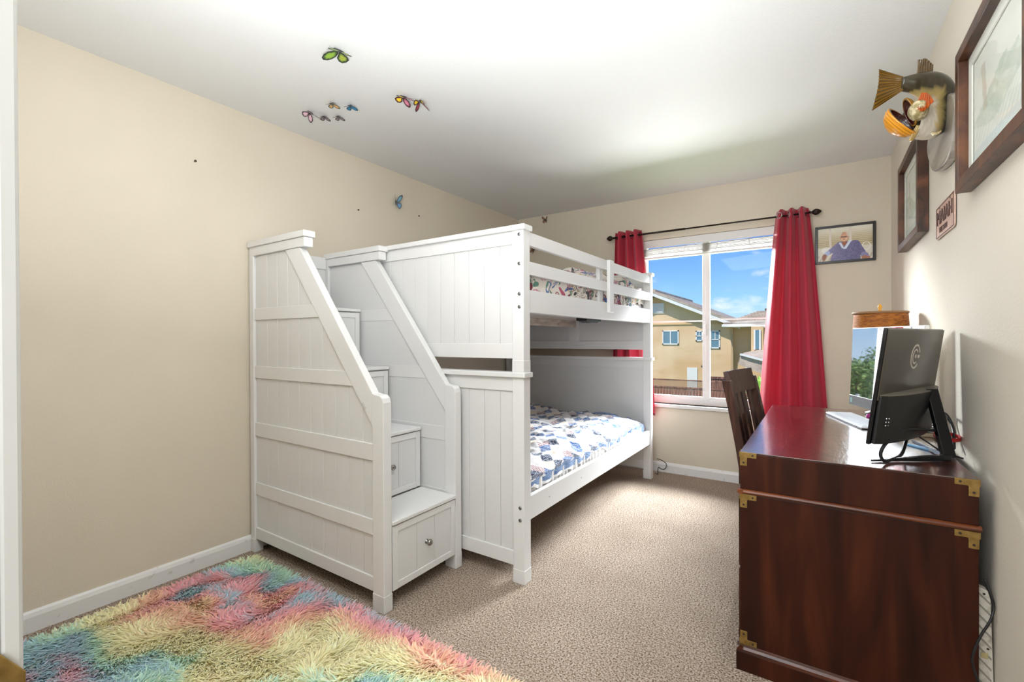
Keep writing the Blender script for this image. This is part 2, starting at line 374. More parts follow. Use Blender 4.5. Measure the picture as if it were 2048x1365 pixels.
def end_panel(yf, sgn):
    """yf = outer face, sgn = +1 boards lie to +y of it"""
    Y = lambda d: yf+sgn*d
    def bx(x0, x1, d0, d1, z0, z1): return MB().box(x0, x1, Y(d0), Y(d1), z0, z1)
    for xa, xb in ((1.424, BX1), (BX0, .095)):
        part('post', bx(xa, xb, 0, .060, 0, .998), M_white, bed, bevel=.003)
        part('foot_block', bx(xa-.0015, xb+.0015, -.0015, .0615, 0, .068), M_white, bed, bevel=.003)
        part('post', bx(xa, xb, 0, .060, 1.0165, 1.705), M_white, bed, bevel=.003)
        part('post_collar', bx(xa-.001, xb+.001, -.001, .061, 1.019, 1.076), M_white, bed, bevel=.002)
    # lower half
    part('cap_rail', bx(BX0, BX1+.012, -.012, .066, .992, 1.0175), M_white, bed, bevel=.004)
    part('top_rail', bx(.095, 1.424, .006, .04, .925, .992), M_white, bed, bevel=.0015)
    part('bottom_rail', bx(.095, 1.424, .006, .04, .079, .148), M_white, bed, bevel=.0015)
    part('panel_back', bx(.095, 1.424, .022, .034, .14, .93), M_whitep, bed)
    planks(bed, .095, 1.424, Y(.014), Y(.022), .146, .927, start=.16)
    # upper half
    part('cap_rail', bx(BX0-.005, BX1+.012, -.012, .066, 1.700, 1.7265), M_white, bed, bevel=.004)
    part('top_rail', bx(.095, 1.424, .006, .04, 1.637, 1.700), M_white, bed, bevel=.0015)
    part('bottom_rail', bx(.095, 1.424, .006, .04, 1.083, 1.156), M_white, bed, bevel=.0015)
    part('panel_back', bx(.095, 1.424, .022, .034, 1.15, 1.64), M_whitep, bed)
    planks(bed, .095, 1.424, Y(.014), Y(.022), 1.154, 1.639, start=.16)
    part('centre_stile', bx(.728, .828, .0335, .045, 1.154, 1.639), M_white, bed, bevel=.0015)
    if sgn > 0:
        for z in (1.680, 1.540, 1.395, 1.333, .367, .308):
            m = MB().lathe([(.0085, 0), (.0085, .0035), (.006, .005), (.003, .005), (.002, .003)], M=Matrix.Rotation(PI/2, 4, 'X') if 1 else None, c=(1.466, yf, z), n=14)
            part('bolt', m, M_boards, bed, smooth=False)
end_panel(BY0, 1)
end_panel(BY1, -1)
YA, YB = BY0+.0605, BY1-.0605
for nm, z0, z1 in (('guard_rail', 1.634, 1.700), ('guard_rail', 1.492, 1.557), ('side_rail', 1.306, 1.418)):
    part(nm, MB().box(1.458, 1.484, YA, YB, z0, z1), M_white, bed, bevel=.003)
    part(nm, MB().box(BX0+.005, BX0+.031, YA, YB, z0, z1), M_white, bed, bevel=.003)
part('guard_post', MB().box(1.4845, 1.508, 2.905, 2.975, 1.352, 1.701), M_white, bed, bevel=.003)
part('guard_post', MB().box(1.432, 1.4575, 2.850, 2.905, 1.352, 1.701), M_white, bed, bevel=.003)
part('side_rail', MB().box(1.456, 1.482, YA, YB, .292, .408), M_white, bed, bevel=.003)
part('side_rail', MB().box(BX0+.005, BX0+.031, YA, YB, .292, .408), M_white, bed, bevel=.003)
for y in (2.12, 2.51, 3.2):
    part('screw', MB().lathe([(.003, 0), (.003, .0012)], M=Matrix.Rotation(PI/2, 4, 'Y'), c=(1.482, y, .352), n=8), M_boards, bed)
part('centre_beam', MB().box(.755, .80, YA-.02, YB+.015, 1.283, 1.342), M_beam, bed, bevel=.002, label='raw pale wood beam under the upper bunk')
for z in (1.342, .330):
    s0 = None
    for i in range(15):
        y = YA+.02+i*(YB-YA-.13)/14
        if s0 is None: s0 = part('slat', MB().box(BX0+.031, 1.456, y, y+.085, z, z+.016), M_beam, bed, bevel=.001); sy = y
        else:
            c = s0.copy(); COL.objects.link(c); c.location.y = y-sy
for z in (1.306, .300):
    part('slat_ledge', MB().box(1.432, 1.456, YA, YB, z, z+.03), M_white, bed)
    part('slat_ledge', MB().box(BX0+.031, BX0+.055, YA, YB, z, z+.03), M_white, bed)
part('beam_bracket', MB().prism([(2.93, 1.302), (3.17, 1.302), (3.12, 1.292), (3.0, 1.290)], 'x', 1.26, 1.32), M_dark, bed, label='black bracket under the upper bunk')
part('beam_bracket', MB().box(1.25, 1.33, 2.93, 3.17, 1.302, 1.341), M_dark, bed)

# ------------------------------------------------------------ storage stairs
stc = thing('storage_stairs', 'white wooden storage staircase with planked sides and drawers in its steps', 'stairs', (.55, 1.6, 0))
def topline(x):
    if x < .49: return 1.640
    return 1.640-(x-.49)*(1.640-.905)/(1.040-.49)
topline.knee = .49
def side(yo, sgn, full, seen):
    Y = lambda d: yo+sgn*d
    def bx(x0, x1, d0, d1, z0, z1): return MB().box(x0, x1, Y(d0), Y(d1), z0, z1)
    part('back_post', bx(.016, .058, 0, .045, 0, 1.70), M_white, stc, bevel=.003)
    part('foot_block', bx(.0145, .060, -.0015, .0465, 0, .075), M_white, stc, bevel=.003)
    part('front_post', MB().prism([(1.040, 0), (1.112, 0), (1.112, .905), (1.106, .925), (1.092, .937), (1.058, .940), (1.040, .945)], 'y', Y(0), Y(.045)), M_white, stc, bevel=.003)
    part('foot_block', bx(1.0385, 1.1135, -.0015, .0465, 0, .075), M_white, stc, bevel=.003)
    part('cap_block', bx(.058, .545, -.002, .047, 1.642, 1.690), M_white, stc, bevel=.003)
    part('cap', bx(.0145, .553, -.010, .055, 1.6905, 1.722), M_white, stc, bevel=.003)
    # handrail board following the slope
    part('slanted_rail', MB().prism([(.370, 1.641), (.500, 1.641), (1.048, .935), (1.0395, .925), (1.0395, .80)], 'y', Y(.002), Y(.040)), M_white, stc, bevel=.003)
    for z0, z1, xr in ((1.288, 1.352, None), (.968, 1.034, None), (.648, .722, 1.04), (.322, .390, 1.04), (.076, .138, 1.04)):
        if xr is None:
            f = lambda z: 1.0395-(z-.80)*(1.0395-.370)/(1.641-.80)
            m = MB().prism([(.058, z0), (f(z0)-.001, z0), (f(z1)-.001, z1), (.058, z1)], 'y', Y(.006), Y(.035))
        else: m = bx(.058, xr, .006, .035, z0, z1)
        part('cross_rail', m, M_white, stc, bevel=.0015)
    def inner(x):
        return min(1.641, .80+(1.0395-x)*(1.641-.80)/(1.0395-.370)+.03)
    inner.knee = .394
    planks(stc, .058, 1.040, Y(.014), Y(.024), .09, 1, start=.176, topf=inner)
    mk = MB().prism([(.058, .09), (1.04, .09), (1.04, .82), (.40, 1.625), (.058, 1.625)], 'y', Y(.024), Y(.032)); part('panel_back', mk, M_whitep, stc)
side(1.334, 1, True, True)
side(1.8475, -1, True, True)
part('tape_patch', MB().box(-.018, .018, -.0008, 0, -.006, .006, M=Matrix.Translation((.985, 1.3358, .885)) @ Matrix.Rotation(math.radians(56), 4, 'Y')), mat('grey_tape', 'C9C9C8', .5), stc, label='small grey mark on the slanted rail')
YI0, YI1 = 1.380, 1.8015
# back rail seen at the top by the wall
part('back_rail', MB().box(.016, .04, YI0, YI1, 1.625, 1.70), M_white, stc, bevel=.002)
part('back_panel', MB().box(.018, .03, YI0, YI1, .02, 1.63), M_whitep, stc)
steps = [(.868, 1.112, .366), (.618, .866, .690), (.372, .616, 1.008), (.040, .370, 1.343)]
M_knob = mat('satin_nickel', '9A9894', .22, metal=1)
for k, (xa, xb, zt) in enumerate(steps):
    part('tread', MB().box(xa if k == 3 else xa-.0, xb+.006, YI0, YI1, zt, zt+.017), M_white, stc, bevel=.003)
    z0 = .078 if k == 0 else steps[k-1][2]+.022
    z1 = zt-.006
    # drawer: frame, recessed boards, knob
    xf = xb-.002
    part('riser_frame', MB().box(xf-.03, xf-.020, YI0, YI1, z0-.004, zt), M_dark if 0 else M_whitep, stc)
    dr = part('drawer', MB().box(xf-.018, xf-.006, YI0+.004, YI1-.003, z0, z1), M_whitep, stc, bevel=.001)
    fr = .030; ya, yb = YI0+.004, YI1-.003
    part('drawer_frame', MB().box(xf-.006, xf+.001, ya, ya+fr, z0, z1), M_white, dr, bevel=.0012)
    part('drawer_frame', MB().box(xf-.006, xf+.001, yb-fr, yb, z0, z1), M_white, dr, bevel=.0012)
    part('drawer_frame', MB().box(xf-.006, xf+.001, ya+fr, yb-fr, z0, z0+fr), M_white, dr, bevel=.0012)
    part('drawer_frame', MB().box(xf-.006, xf+.001, ya+fr, yb-fr, z1-fr, z1), M_white, dr, bevel=.0012)
    n = 3
    for i in range(n):
        a = ya+fr+(yb-ya-2*fr)*i/n; b_ = ya+fr+(yb-ya-2*fr)*(i+1)/n
        part('drawer_plank', MB().box(xf-.006, xf-.003, a+.001, b_-.001, z0+fr, z1-fr), M_whitep, dr, bevel=.0008, seg=1)
    if k < 2:
        m = MB().lathe([(.011, 0), (.011, .002), (.0045, .005), (.0045, .014), (.0135, .018), (.015, .024), (.011, .0295), (.004, .031)], M=Matrix.Rotation(PI/2, 4, 'Y'), c=(xf-.003, 1.594 if k else 1.596, (z0+z1)/2), n=20)
        part('knob', m, M_knob, dr, smooth=True)
    if k:  # dark shadow gap behind each riser comes from the box body
        part('step_body', MB().box(xf-.03, .04, YI0+.001, YI1-.001, z0-.02, z1), M_whitep, stc)
part('step_body', MB().box(.04, 1.07, YI0+.001, YI1-.001, .08, .355), M_whitep, stc)

# ------------------------------------------------------------ bedding
def vnoise(shape, cells, seed):
    r = np.random.default_rng(seed); g = r.random((cells[0]+2, cells[1]+2))
    u = np.linspace(0, cells[0], shape[0]); v = np.linspace(0, cells[1], shape[1])
    i = u.astype(int); j = v.astype(int); fu = (u-i); fv = (v-j); fu = fu*fu*(3-2*fu); fv = fv*fv*(3-2*fv)
    a = g[np.ix_(i, j)]; b_ = g[np.ix_(i+1, j)]; c = g[np.ix_(i, j+1)]; d = g[np.ix_(i+1, j+1)]
    fu = fu[:, None]; fv = fv[None, :]
    return a*(1-fu)*(1-fv)+b_*fu*(1-fv)+c*(1-fu)*fv+d*fu*fv
def sheet(nx, ny, Pf, Cf):
    """dense sheet: Pf(U,V)->(nx,ny,3) arrays, Cf->(nx,ny,3)"""
    U, V = np.meshgrid(np.linspace(0, 1, nx), np.linspace(0, 1, ny), indexing='ij')
    P_ = Pf(U, V).reshape(-1, 3); C_ = Cf(U, V).reshape(-1, 3)
    idx = np.arange(nx*ny).reshape(nx, ny)
    F_ = np.stack([idx[:-1, :-1], idx[1:, :-1], idx[1:, 1:], idx[:-1, 1:]], -1).reshape(-1, 4)
    return P_, F_, C_
def sheet_obj(name, nx, ny, Pf, Cf, mat_, label, cat, loc, parent=None, smooth=True):
    P_, F_, C_ = sheet(nx, ny, Pf, Cf)
    o_ = OFF[parent] if parent is not None else Vector(loc)
    me = bpy.data.meshes.new(name); P_ = P_-np.array(o_)
    me.vertices.add(len(P_)); me.vertices.foreach_set('co', P_.astype(np.float32).ravel())
    me.loops.add(F_.size); me.loops.foreach_set('vertex_index', F_.astype(np.int32).ravel())
    me.polygons.add(len(F_)); me.polygons.foreach_set('loop_start', np.arange(0, F_.size, 4, dtype=np.int32))
    me.polygons.foreach_set('use_smooth', np.full(len(F_), smooth)); me.update(calc_edges=True)
    ca = me.color_attributes.new('col', 'FLOAT_COLOR', 'POINT')
    ca.data.foreach_set('color', np.concatenate([C_, np.ones((len(C_), 1))], 1).astype(np.float32).ravel())
    me.materials.append(mat_); o = bpy.data.objects.new(name, me); COL.objects.link(o)
    if parent is not None: o.parent = parent
    else: o.location = o_
    OFF[o] = o_
    if label and parent is None: tag(o, label, cat)
    return o
M_cloth = mat('printed_cotton', rough=.85, attr='col', sheen=.2, bump=(60, .15, .004))
M_sheet = mat('white_cotton', 'E9E6E4', .85, bump=(40, .3, .008))
L_ = lambda h: np.array(lin(h))
def mixc(A, B, m): return A*(1-m[..., None])+B*m[..., None]
def over(A, B, m): m = np.clip(m, 0, 1); return A*m[..., None]+B*(1-m[..., None])
# mattresses
def mattress(nm, label, z0, z1, xa=.075, xb=1.425):
    return top(nm, MB().box(xa, xb, YA+.012, YB-.012, z0, z1), M_sheet, label, 'mattress', loc=(.75, 2.88, z0), bevel=.03, seg=4)
mattress('mattress', 'white mattress on the lower bunk under the patchwork quilt', .348, .475)
mattress('mattress', 'white mattress on the upper bunk behind the guard rail', 1.360, 1.475)
# lower quilt
qx0, qx1, qy0, qy1 = .10, 1.452, YA+.006, YB-.006
nz_a = vnoise((380, 480), (9, 14), 3); nz_b = vnoise((380, 480), (26, 40), 4); nz_c = vnoise((380, 480), (60, 90), 9)
def qp(U, V):
    x = qx0+(qx1-qx0)*np.minimum(U/.90, 1); y = qy0+(qy1-qy0)*V
    edge = np.clip((1-U)/.20, 0, 1); edgey = np.clip(V/.05, 0, 1)*np.clip((1-V)/.09, 0, 1)**.5
    e_ = np.sin(np.clip((.90-U)/.14, 0, 1)*PI/2)
    ztop = .498+.045*nz_a+.022*nz_b+.006*nz_c+.035*np.clip((.35-U)/.35, 0, 1)
    z = .478+(ztop-.478)*1.0
    z = z*1.0-(1-e_)*.055-np.clip((U-.90)/.10, 0, 1)*.055-(1-edgey**.6)*.05
    x = x-np.clip((U-.90)/.10, 0, 1)*.006*np.sin(V*90)-.006
    x = np.minimum(x, 1.449)
    return np.stack([x, y, z], -1)
def qc(U, V):
    x = (U*1.42); y = V*2.0
    x = x+.05*(nz_a-.5); y = y+.05*(nz_b-.5)
    c = .078; a = (x+y*.62)/c; b_ = (x-y*.62)/c
    i = np.floor(a).astype(int); j = np.floor(b_).astype(int); fa = a-i; fb = b_-j
    white = L_('E4E2E4'); blue = L_('2A5794'); navy = L_('1F2C4C'); red = L_('7E3A4A')
    C_ = np.broadcast_to(white, (*U.shape, 3)).copy()
    h = (i*7+j*13) % 4
    ring = (((i-j) % 3 == 0) & ((i+j) % 4 != 1)) | ((i+j) % 4 == 0)
    bl_ = ring & ((h == 0) | (h == 2)); st = ring & ((h == 1) | (h == 3))
    dots = (np.sin(x*520)*np.sin(y*520+i)) > .45
    C_[bl_] = np.where((h[..., None] == 2), navy, blue)[bl_]
    C_[bl_ & dots] = L_('D5DFEE')
    stripes = np.sin((x*.5+y)*2*PI/.017) > 0
    C_[st & stripes] = red; C_[st & ~stripes] = L_('E6DDDD')
    pl_ = ~(bl_ | st) & (((i*3+j*5) % 7) == 0); C_[pl_] = L_('E9DFD2')
    band = (U > .925); bw = np.sin(x*700)*np.sin(y*600) > .3
    C_[band] = L_('2B568F'); C_[band & bw] = L_('A9C2DF')
    low = (U > .978); C_[low] = L_('EDEBEA')
    yb = (V > .955); C_[yb] = L_('3C6AA6'); C_[yb & bw] = L_('C5D4E6')
    return C_
sheet_obj('quilt', 380, 480, qp, qc, M_cloth, 'patchwork quilt of blue star and red stripe blocks on white, on the lower bunk', 'quilt', (.75, 2.88, .48))
# ruffled white sheet edge below the quilt
def rp(U, V):
    y = qy0+.01+(qy1-qy0-.02)*V; x = 1.4425+.004*np.sin(V*230+2*np.sin(V*31)); z = .455-(.055)*U+0*V
    return np.stack([x+0*U, y, z], -1)
sheet_obj('bed_sheet', 6, 420, rp, lambda U, V: np.broadcast_to(L_('ECE9E7'), (*U.shape, 3)), M_cloth, 'white ruffled sheet edge hanging below the patchwork quilt', 'sheet', (1.44, 2.88, .41))
# upper floral duvet
da = vnoise((300, 480), (6, 10), 11); db = vnoise((300, 480), (18, 30), 12)
def dp(U, V):
    x = .075+(1.449-.075)*np.sin(np.minimum(U, 1)*PI/2)**.92; x = .08+1.368*np.minimum(U/.86, 1); y = qy0+(qy1-qy0)*V
    far = 1/(1+np.exp(-(V-.40)*22)); e_ = np.sin(np.clip((.86-U)/.16, 0, 1)*PI/2)
    edgey = (np.clip(V/.05, 0, 1)*np.clip((1-V)/.05, 0, 1))**.5
    zt = 1.515+.025*da+.02*db+far*(.115+.04*da)
    z = zt-(1-e_)*(.03+.05*far)-np.clip((U-.86)/.14, 0, 1)*(.125+.04*far)-(1-edgey)*.05
    z = np.maximum(z, 1.365)
    x = x+np.clip((U-.80)/.06, 0, 1)*(.012*(db-.5)) -.008
    return np.stack([np.minimum(x, 1.446), y, z], -1)
def dc(U, V):
    x = U*1.5; y = V*1.95
    C_ = np.broadcast_to(L_('E9E1D9'), (*U.shape, 3)).copy()
    r = np.random.default_rng(21)
    pal = ['8E2743', '3B2F35', 'B5476A', '3F6B4A', '2F5FA0', 'C9A06A', '7A2C3C', 'D08FA6', '2A2A30', '5A8A7A']
    for k in range(900):
        cx, cy = r.random()*1.5, r.random()*1.95; ang = r.random()*PI; a_, b_ = .015+r.random()*.05, .006+r.random()*.018
        i0, i1 = max(0, int((cx-.07)/1.5*300)), min(300, int((cx+.07)/1.5*300)+1); j0, j1 = max(0, int((cy-.07)/1.95*480)), min(480, int((cy+.07)/1.95*480)+1)
        xx = x[i0:i1, j0:j1]-cx; yy = y[i0:i1, j0:j1]-cy
        p_ = xx*math.cos(ang)+yy*math.sin(ang); q_ = -xx*math.sin(ang)+yy*math.cos(ang)+ (p_**2)*r.uniform(-8, 8)
        d = np.sqrt((p_/a_)**2+(q_/b_)**2); w = d < 1
        if r.random() < .45: w = (d < 1) & (d > .62)
        if r.random() < .25: w = (d < 1.3) & (np.sin(np.arctan2(q_, p_)*8) > 0)
        C_[i0:i1, j0:j1][w] = L_(pal[r.integers(len(pal))])
    scr = (np.sin(x*160+3*np.sin(y*70))*np.sin(y*150+3*np.sin(x*60)) > .55) & (np.sin(x*11+y*7) > .55)
    C_[scr] = L_('3A3236')
    return C_
sheet_obj('duvet', 300, 480, dp, dc, M_cloth, 'floral duvet in red, black and green on cream, on the upper bunk', 'duvet', (.75, 2.88, 1.48))

# ------------------------------------------------------------ shaggy rug
rug = thing('rug', 'shaggy rainbow pastel rug on the brown carpet in front of the storage stairs', 'rug', (.95, .78, 0))
RX0, RX1, RY0, RY1 = .150, 1.93, .17, 1.265
part('backing', MB().box(RX0, RX1, RY0, RY1, .001, .010), mat('rug_backing', 'EFE4C4', .9), rug, bevel=.003)
def rug_pile():
    n = 52000; r = np.random.default_rng(5)
    x = r.uniform(RX0, RX1, n); y = r.uniform(RY0, RY1, n)
    def nz2(fx, fy, seed):
        g = np.random.default_rng(seed).random((64, 64)); a = x*fx+10; b_ = y*fy+10; i = a.astype(int) % 63; j = b_.astype(int) % 63; fa = a-np.floor(a); fb = b_-np.floor(b_)
        fa = fa*fa*(3-2*fa); fb = fb*fb*(3-2*fb)
        return g[i, j]*(1-fa)*(1-fb)+g[i+1, j]*fa*(1-fb)+g[i, j+1]*(1-fa)*fb+g[i+1, j+1]*fa*fb
    # dye bands run obliquely
    u = y*7.5-x*2.6+2.6*nz2(3.0, 5.5, 1)+2.2*nz2(8, 12, 2)+r.normal(0, .16, n)
    pal = np.array([lin(h) for h in ['F7F0BE', 'F8EFC0', 'F9D6B4', 'F59AA4', 'D9B4D0', '96C8DE', 'B9E4D2', 'F5F2C4', 'F8EDBE', 'F9E2B8', 'F8BCA0', 'F29CB0', '9CCADF', 'B4E2CC', 'F3F1C0', 'F8EEC0']])
    t = (u*1.15) % len(pal); i = t.astype(int); f = (t-i)[:, None]; f = f*f*(3-2*f)
    C_ = (pal[i]*(1-f)+pal[(i+1) % len(pal)]*f)*.80+np.array(lin('FBF4DA'))*.20
    C_ *= (1.06+r.normal(0, .15, n))[:, None]; C_ = np.clip(C_, 0, 1)
    ang = 2*PI*nz2(5, 5, 7)*1.6+r.normal(0, .55, n); L = r.uniform(.038, .062, n)
    lean = r.uniform(.4, 1.05, n)
    # strands at the rim fall outwards
    for cond, a_ in ((x < RX0+.03, PI), (x > RX1-.03, 0), (y < RY0+.03, -PI/2), (y > RY1-.03, PI/2)):
        ang = np.where(cond, a_+r.normal(0, .5, n), ang)
    dx, dy = np.cos(ang), np.sin(ang); w = r.uniform(.0018, .0034, n)
    sx_, sy_ = -dy*w, dx*w
    P_ = np.zeros((n, 7, 3)); bend = r.uniform(.3, 1.0, n)
    for k, (s, ww) in enumerate(((0, 1.0), (.4, 1.15), (.75, .8))):
        a_ = lean*s**1.0; h = L*np.sin(np.minimum(s*1.35, 1.5)*.95)*.62*(1-.35*bend*s); d = L*s*np.sin(lean*.9+.35*s)
        P_[:, 2*k] = np.stack([x+dx*d-sx_*ww, y+dy*d-sy_*ww, .009+h], -1)
        P_[:, 2*k+1] = np.stack([x+dx*d+sx_*ww, y+dy*d+sy_*ww, .009+h], -1)
    d = L*np.sin(lean*.9+.35)*1.0; h = L*.60*(1-.45*bend)
    P_[:, 6] = np.stack([x+dx*d, y+dy*d, .009+h], -1)
    base = (np.arange(n)*7)[:, None, None]
    F_ = (np.array([[0, 1, 3], [0, 3, 2], [2, 3, 5], [2, 5, 4], [4, 5, 6]])[None]+base).reshape(-1, 3)
    Cc = np.repeat(C_, 7, 0)
    me = bpy.data.meshes.new('pile'); P2 = P_.reshape(-1, 3)-np.array(rug.location)
    me.vertices.add(len(P2)); me.vertices.foreach_set('co', P2.astype(np.float32).ravel())
    me.loops.add(F_.size); me.loops.foreach_set('vertex_index', F_.astype(np.int32).ravel())
    me.polygons.add(len(F_)); me.polygons.foreach_set('loop_start', np.arange(0, F_.size, 3, dtype=np.int32)); me.polygons.foreach_set('use_smooth', np.ones(len(F_), bool)); me.update(calc_edges=True)
    ca = me.color_attributes.new('col', 'FLOAT_COLOR', 'POINT'); ca.data.foreach_set('color', np.concatenate([Cc, np.ones((len(Cc), 1))], 1).astype(np.float32).ravel())
    m_ = mat('rug_pile', rough=.7, attr='col', sheen=.3); _t = m_.node_tree; _tr = N(_t, 'ShaderNodeBsdfTranslucent'); _a = N(_t, 'ShaderNodeAttribute', attribute_name='col'); _t.links.new(_a.outputs['Color'], _tr.inputs[0])
    _mx = N(_t, 'ShaderNodeMixShader'); _mx.inputs[0].default_value = .35; _o = [n for n in _t.nodes if n.type == 'OUTPUT_MATERIAL'][0]
    _t.links.new(_t.nodes['Principled BSDF'].outputs[0], _mx.inputs[1]); _t.links.new(_tr.outputs[0], _mx.inputs[2]); _t.links.new(_mx.outputs[0], _o.inputs[0])
    me.materials.append(m_); o = bpy.data.objects.new('pile', me); COL.objects.link(o); o.parent = rug; o['kind'] = 'stuff'
rug_pile()

# ------------------------------------------------------------ curtain rod and curtains
RY, RZ = YD-.09, 2.097
rod = thing('curtain_rod', 'thin dark bronze curtain rod with round finials above the window', 'curtain rod', (1.85, RY, RZ))
part('pole', MB().tube([(1.10, RY, RZ), (1.72, RY, RZ)], .0085, 12), M_bronze, rod, smooth=True)
part('pole', MB().tube([(1.70, RY, RZ), (2.60, RY, RZ)], .0065, 12), M_bronze, rod, smooth=True)
for x, s in ((2.60, 1), (1.10, -1)):
    prof = [(.006, 0), (.012, .004), (.007, .012), (.016, .022), (.024, .036), (.022, .050), (.012, .066), (.003, .074)]
    part('finial', MB().lathe(prof, M=Matrix.Rotation(s*PI/2, 4, 'Y'), c=(x, RY, RZ), n=20), M_bronze, rod, smooth=True)
for x in (1.125, 2.575):
    part('bracket', MB().tube([(x, YD-.004, RZ-.02), (x, YD-.05, RZ-.022), (x, RY, RZ-.013)], .005, 8).lathe([(.018, 0), (.018, .004)], M=Matrix.Rotation(PI/2, 4, 'X'), c=(x, YD-.0005, RZ-.02), n=14), M_bronze, rod)
M_red = mat('red_curtain', 'BE2440', .6, sheen=.3, bump=(300, .05, .001))
M_red.node_tree.nodes['Principled BSDF'].inputs['Transmission Weight'].default_value = 0
_t = M_red.node_tree; _tr = N(_t, 'ShaderNodeBsdfTranslucent'); _tr.inputs[0].default_value = (*lin('C81E40'), 1)
_mx = N(_t, 'ShaderNodeMixShader'); _mx.inputs[0].default_value = .22
_o = [n for n in _t.nodes if n.type == 'OUTPUT_MATERIAL'][0]
_t.links.new(_t.nodes['Principled BSDF'].outputs[0], _mx.inputs[1]); _t.links.new(_tr.outputs[0], _mx.inputs[2]); _t.links.new(_mx.outputs[0], _o.inputs[0])
def curtain(label, xt0, xt1, xb0, xb1, zb, nf, seed, sweep=0, ph=0, grom=()):
    ztop = RZ+.045
    c_ = thing('curtain', label, 'curtain', ((xt0+xt1)/2, RY, zb))
    r = random.Random(seed); jit = [r.uniform(-.012, .012) for _ in range(40)]
    def f(u, v):
        k = v**.8
        w = u+ .02*math.sin(u*9+seed)*v
        x = (xt0+(xt1-xt0)*w)*(1-k)+(xb0+(xb1-xb0)*w)*k
        if sweep: x += -sweep*(v**2.2)*(1-u)**2*.0
        a = .037*(1-.1*v)+.008*math.sin(v*3+u*7)*v
        y = RY+a*math.sin(2*PI*nf*u+ph+.5*math.sin(v*2.2+u*3)*v)+.004*math.sin(v*9+u*12)*v
        y = min(y, YD-.030)
        z = ztop-(ztop-zb)*v+.004*math.cos(2*PI*nf*u*1.0+ph)*(v < .02)
        return (x, y, z)
    part('fabric', MB().grid(f, 110, 60), M_red, c_, smooth=True, solid=.0018)
    # top hem stitched band
    for i, u in enumerate(grom):
        p = Vector(f(u, .045/(ztop-zb))); q = Vector(f(u+.004, .045/(ztop-zb))); d = (q-p).normalized(); n_ = Vector((d.y, -d.x, 0))
        if n_.y > 0: n_ = -n_
        part('grommet', MB().torus((p.x, p.y, RZ)+(0,)*0, n_, .021, .0035), M_steel, c_, smooth=True)
    return c_
curtain('short red grommet curtain panel hanging at the left of the window behind the bunk bed', 1.105, 1.355, 1.06, 1.475, .50, 3.5, 2, grom=(.30, .58, .86), ph=.4)
curtain('long red grommet curtain panel gathered at the right of the window behind the desk', 2.388, 2.592, 2.262, 2.715, .42, 3.1, 5, grom=(.13, .41, .69, .96), ph=1.9)

# ------------------------------------------------------------ framed pictures
def ring(mb, ax, a0, a1, b0, b1, w, d0, d1):
    """rectangular frame ring: coords (a,b) in plane, depth d; ax 'x' -> a=y; ax 'y' -> a=x"""
    def bx(p0, p1, q0, q1):
        if ax == 'x': mb.box(d0, d1, p0, p1, q0, q1)
        else: mb.box(p0, p1, d0, d1, q0, q1)
    bx(a0, a0+w, b0, b1); bx(a1-w, a1, b0, b1); bx(a0+w, a1-w, b0, b0+w); bx(a0+w, a1-w, b1-w, b1); return mb
def frame_bars(root, ax, a0, a1, b0, b1, w, d0, d1, mat_, bev=.002):
    def bar(pts):
        part('frame_bar', MB().prism(pts, ax, d0, d1), mat_, root, bevel=bev)
    bar([(a0, b0), (a0+w, b0+w), (a0+w, b1-w), (a0, b1)]); bar([(a1, b0), (a1, b1), (a1-w, b1-w), (a1-w, b0+w)])
    bar([(a0, b0), (a1, b0), (a1-w, b0+w), (a0+w, b0+w)]); bar([(a0, b1), (a0+w, b1-w), (a1-w, b1-w), (a1, b1)])
M_mat = mat('mat_board', 'E8E6DE', .8)
M_print = mat('print_paper', rough=.6, attr='col', coat=.25)
def marsh(seed):
    def C(U, V):   # U across, V up
        r = np.random.default_rng(seed); n1_ = vnoise(U.shape, (7, 9), seed); n2_ = vnoise(U.shape, (22, 26), seed+1)
        base = mixc(L_('EFEDE6'), L_('E2E3DA'), n1_)
        hill = (V < .50+.12*np.sin(U*5+seed)+.05*n2_) & (V > .30+.08*np.sin(U*6+1))
        base = over(L_('BFCABB'), base, (hill*(.30+.55*n2_)))
        grass = (V < .34) & (np.sin(U*90+V*60+6*n1_) > .2-.2*n2_); base = over(L_('CBD6CF'), base, grass*.45)
        wat = V < .12; base = over(L_('BFD0D6'), base, wat*.5)
        brown = (np.abs(U-.72-.1*V) < .02+.03*n2_) & (V > .4) & (V < .85); base = over(L_('BFAE98'), base, brown*.5)
        return base
    return C
def big_frame(label, y0, y1, z0, z1, seed):
    root = thing('framed_picture', label, 'picture', (ROOM_W-.001, (y0+y1)/2, z0)); xf, xw = ROOM_W-.042, ROOM_W-.002; w = .036
    frame_bars(root, 'x', y0, y1, z0, z1, w, xf, xw, M_frame)
    part('backing', MB().box(xw-.006, xw-.001, y0+w-.004, y1-w+.004, z0+w-.004, z1-w+.004), M_mat, root)
    m = MB(); ring(m, 'x', y0+w, y1-w, z0+w, z1-w, .035, xw-.014, xw-.010); part('mat_board', m, M_mat, root)
    ya, yb, za, zb = y0+w+.033, y1-w-.033, z0+w+.033, z1-w-.033
    sheet_obj('print', 130, 100, lambda U, V: np.stack([np.full(U.shape, xw-.0085), ya+(yb-ya)*U, za+(zb-za)*V], -1), marsh(seed), M_print, None, None, None, root, smooth=False)
    part('glass', MB().box(xw-.022, xw-.0205, y0+w, y1-w, z0+w, z1-w), M_glass2, root)
    return root
M_glass2 = M_glass.copy(); M_glass2.name = 'picture_glass'
for n in M_glass2.node_tree.nodes:
    if n.type == 'MIX_SHADER': n.inputs[0].default_value = .07
big_frame('large walnut framed pale print on the right wall, nearest the camera', 1.445, 2.085, 1.652, 2.105, 31)
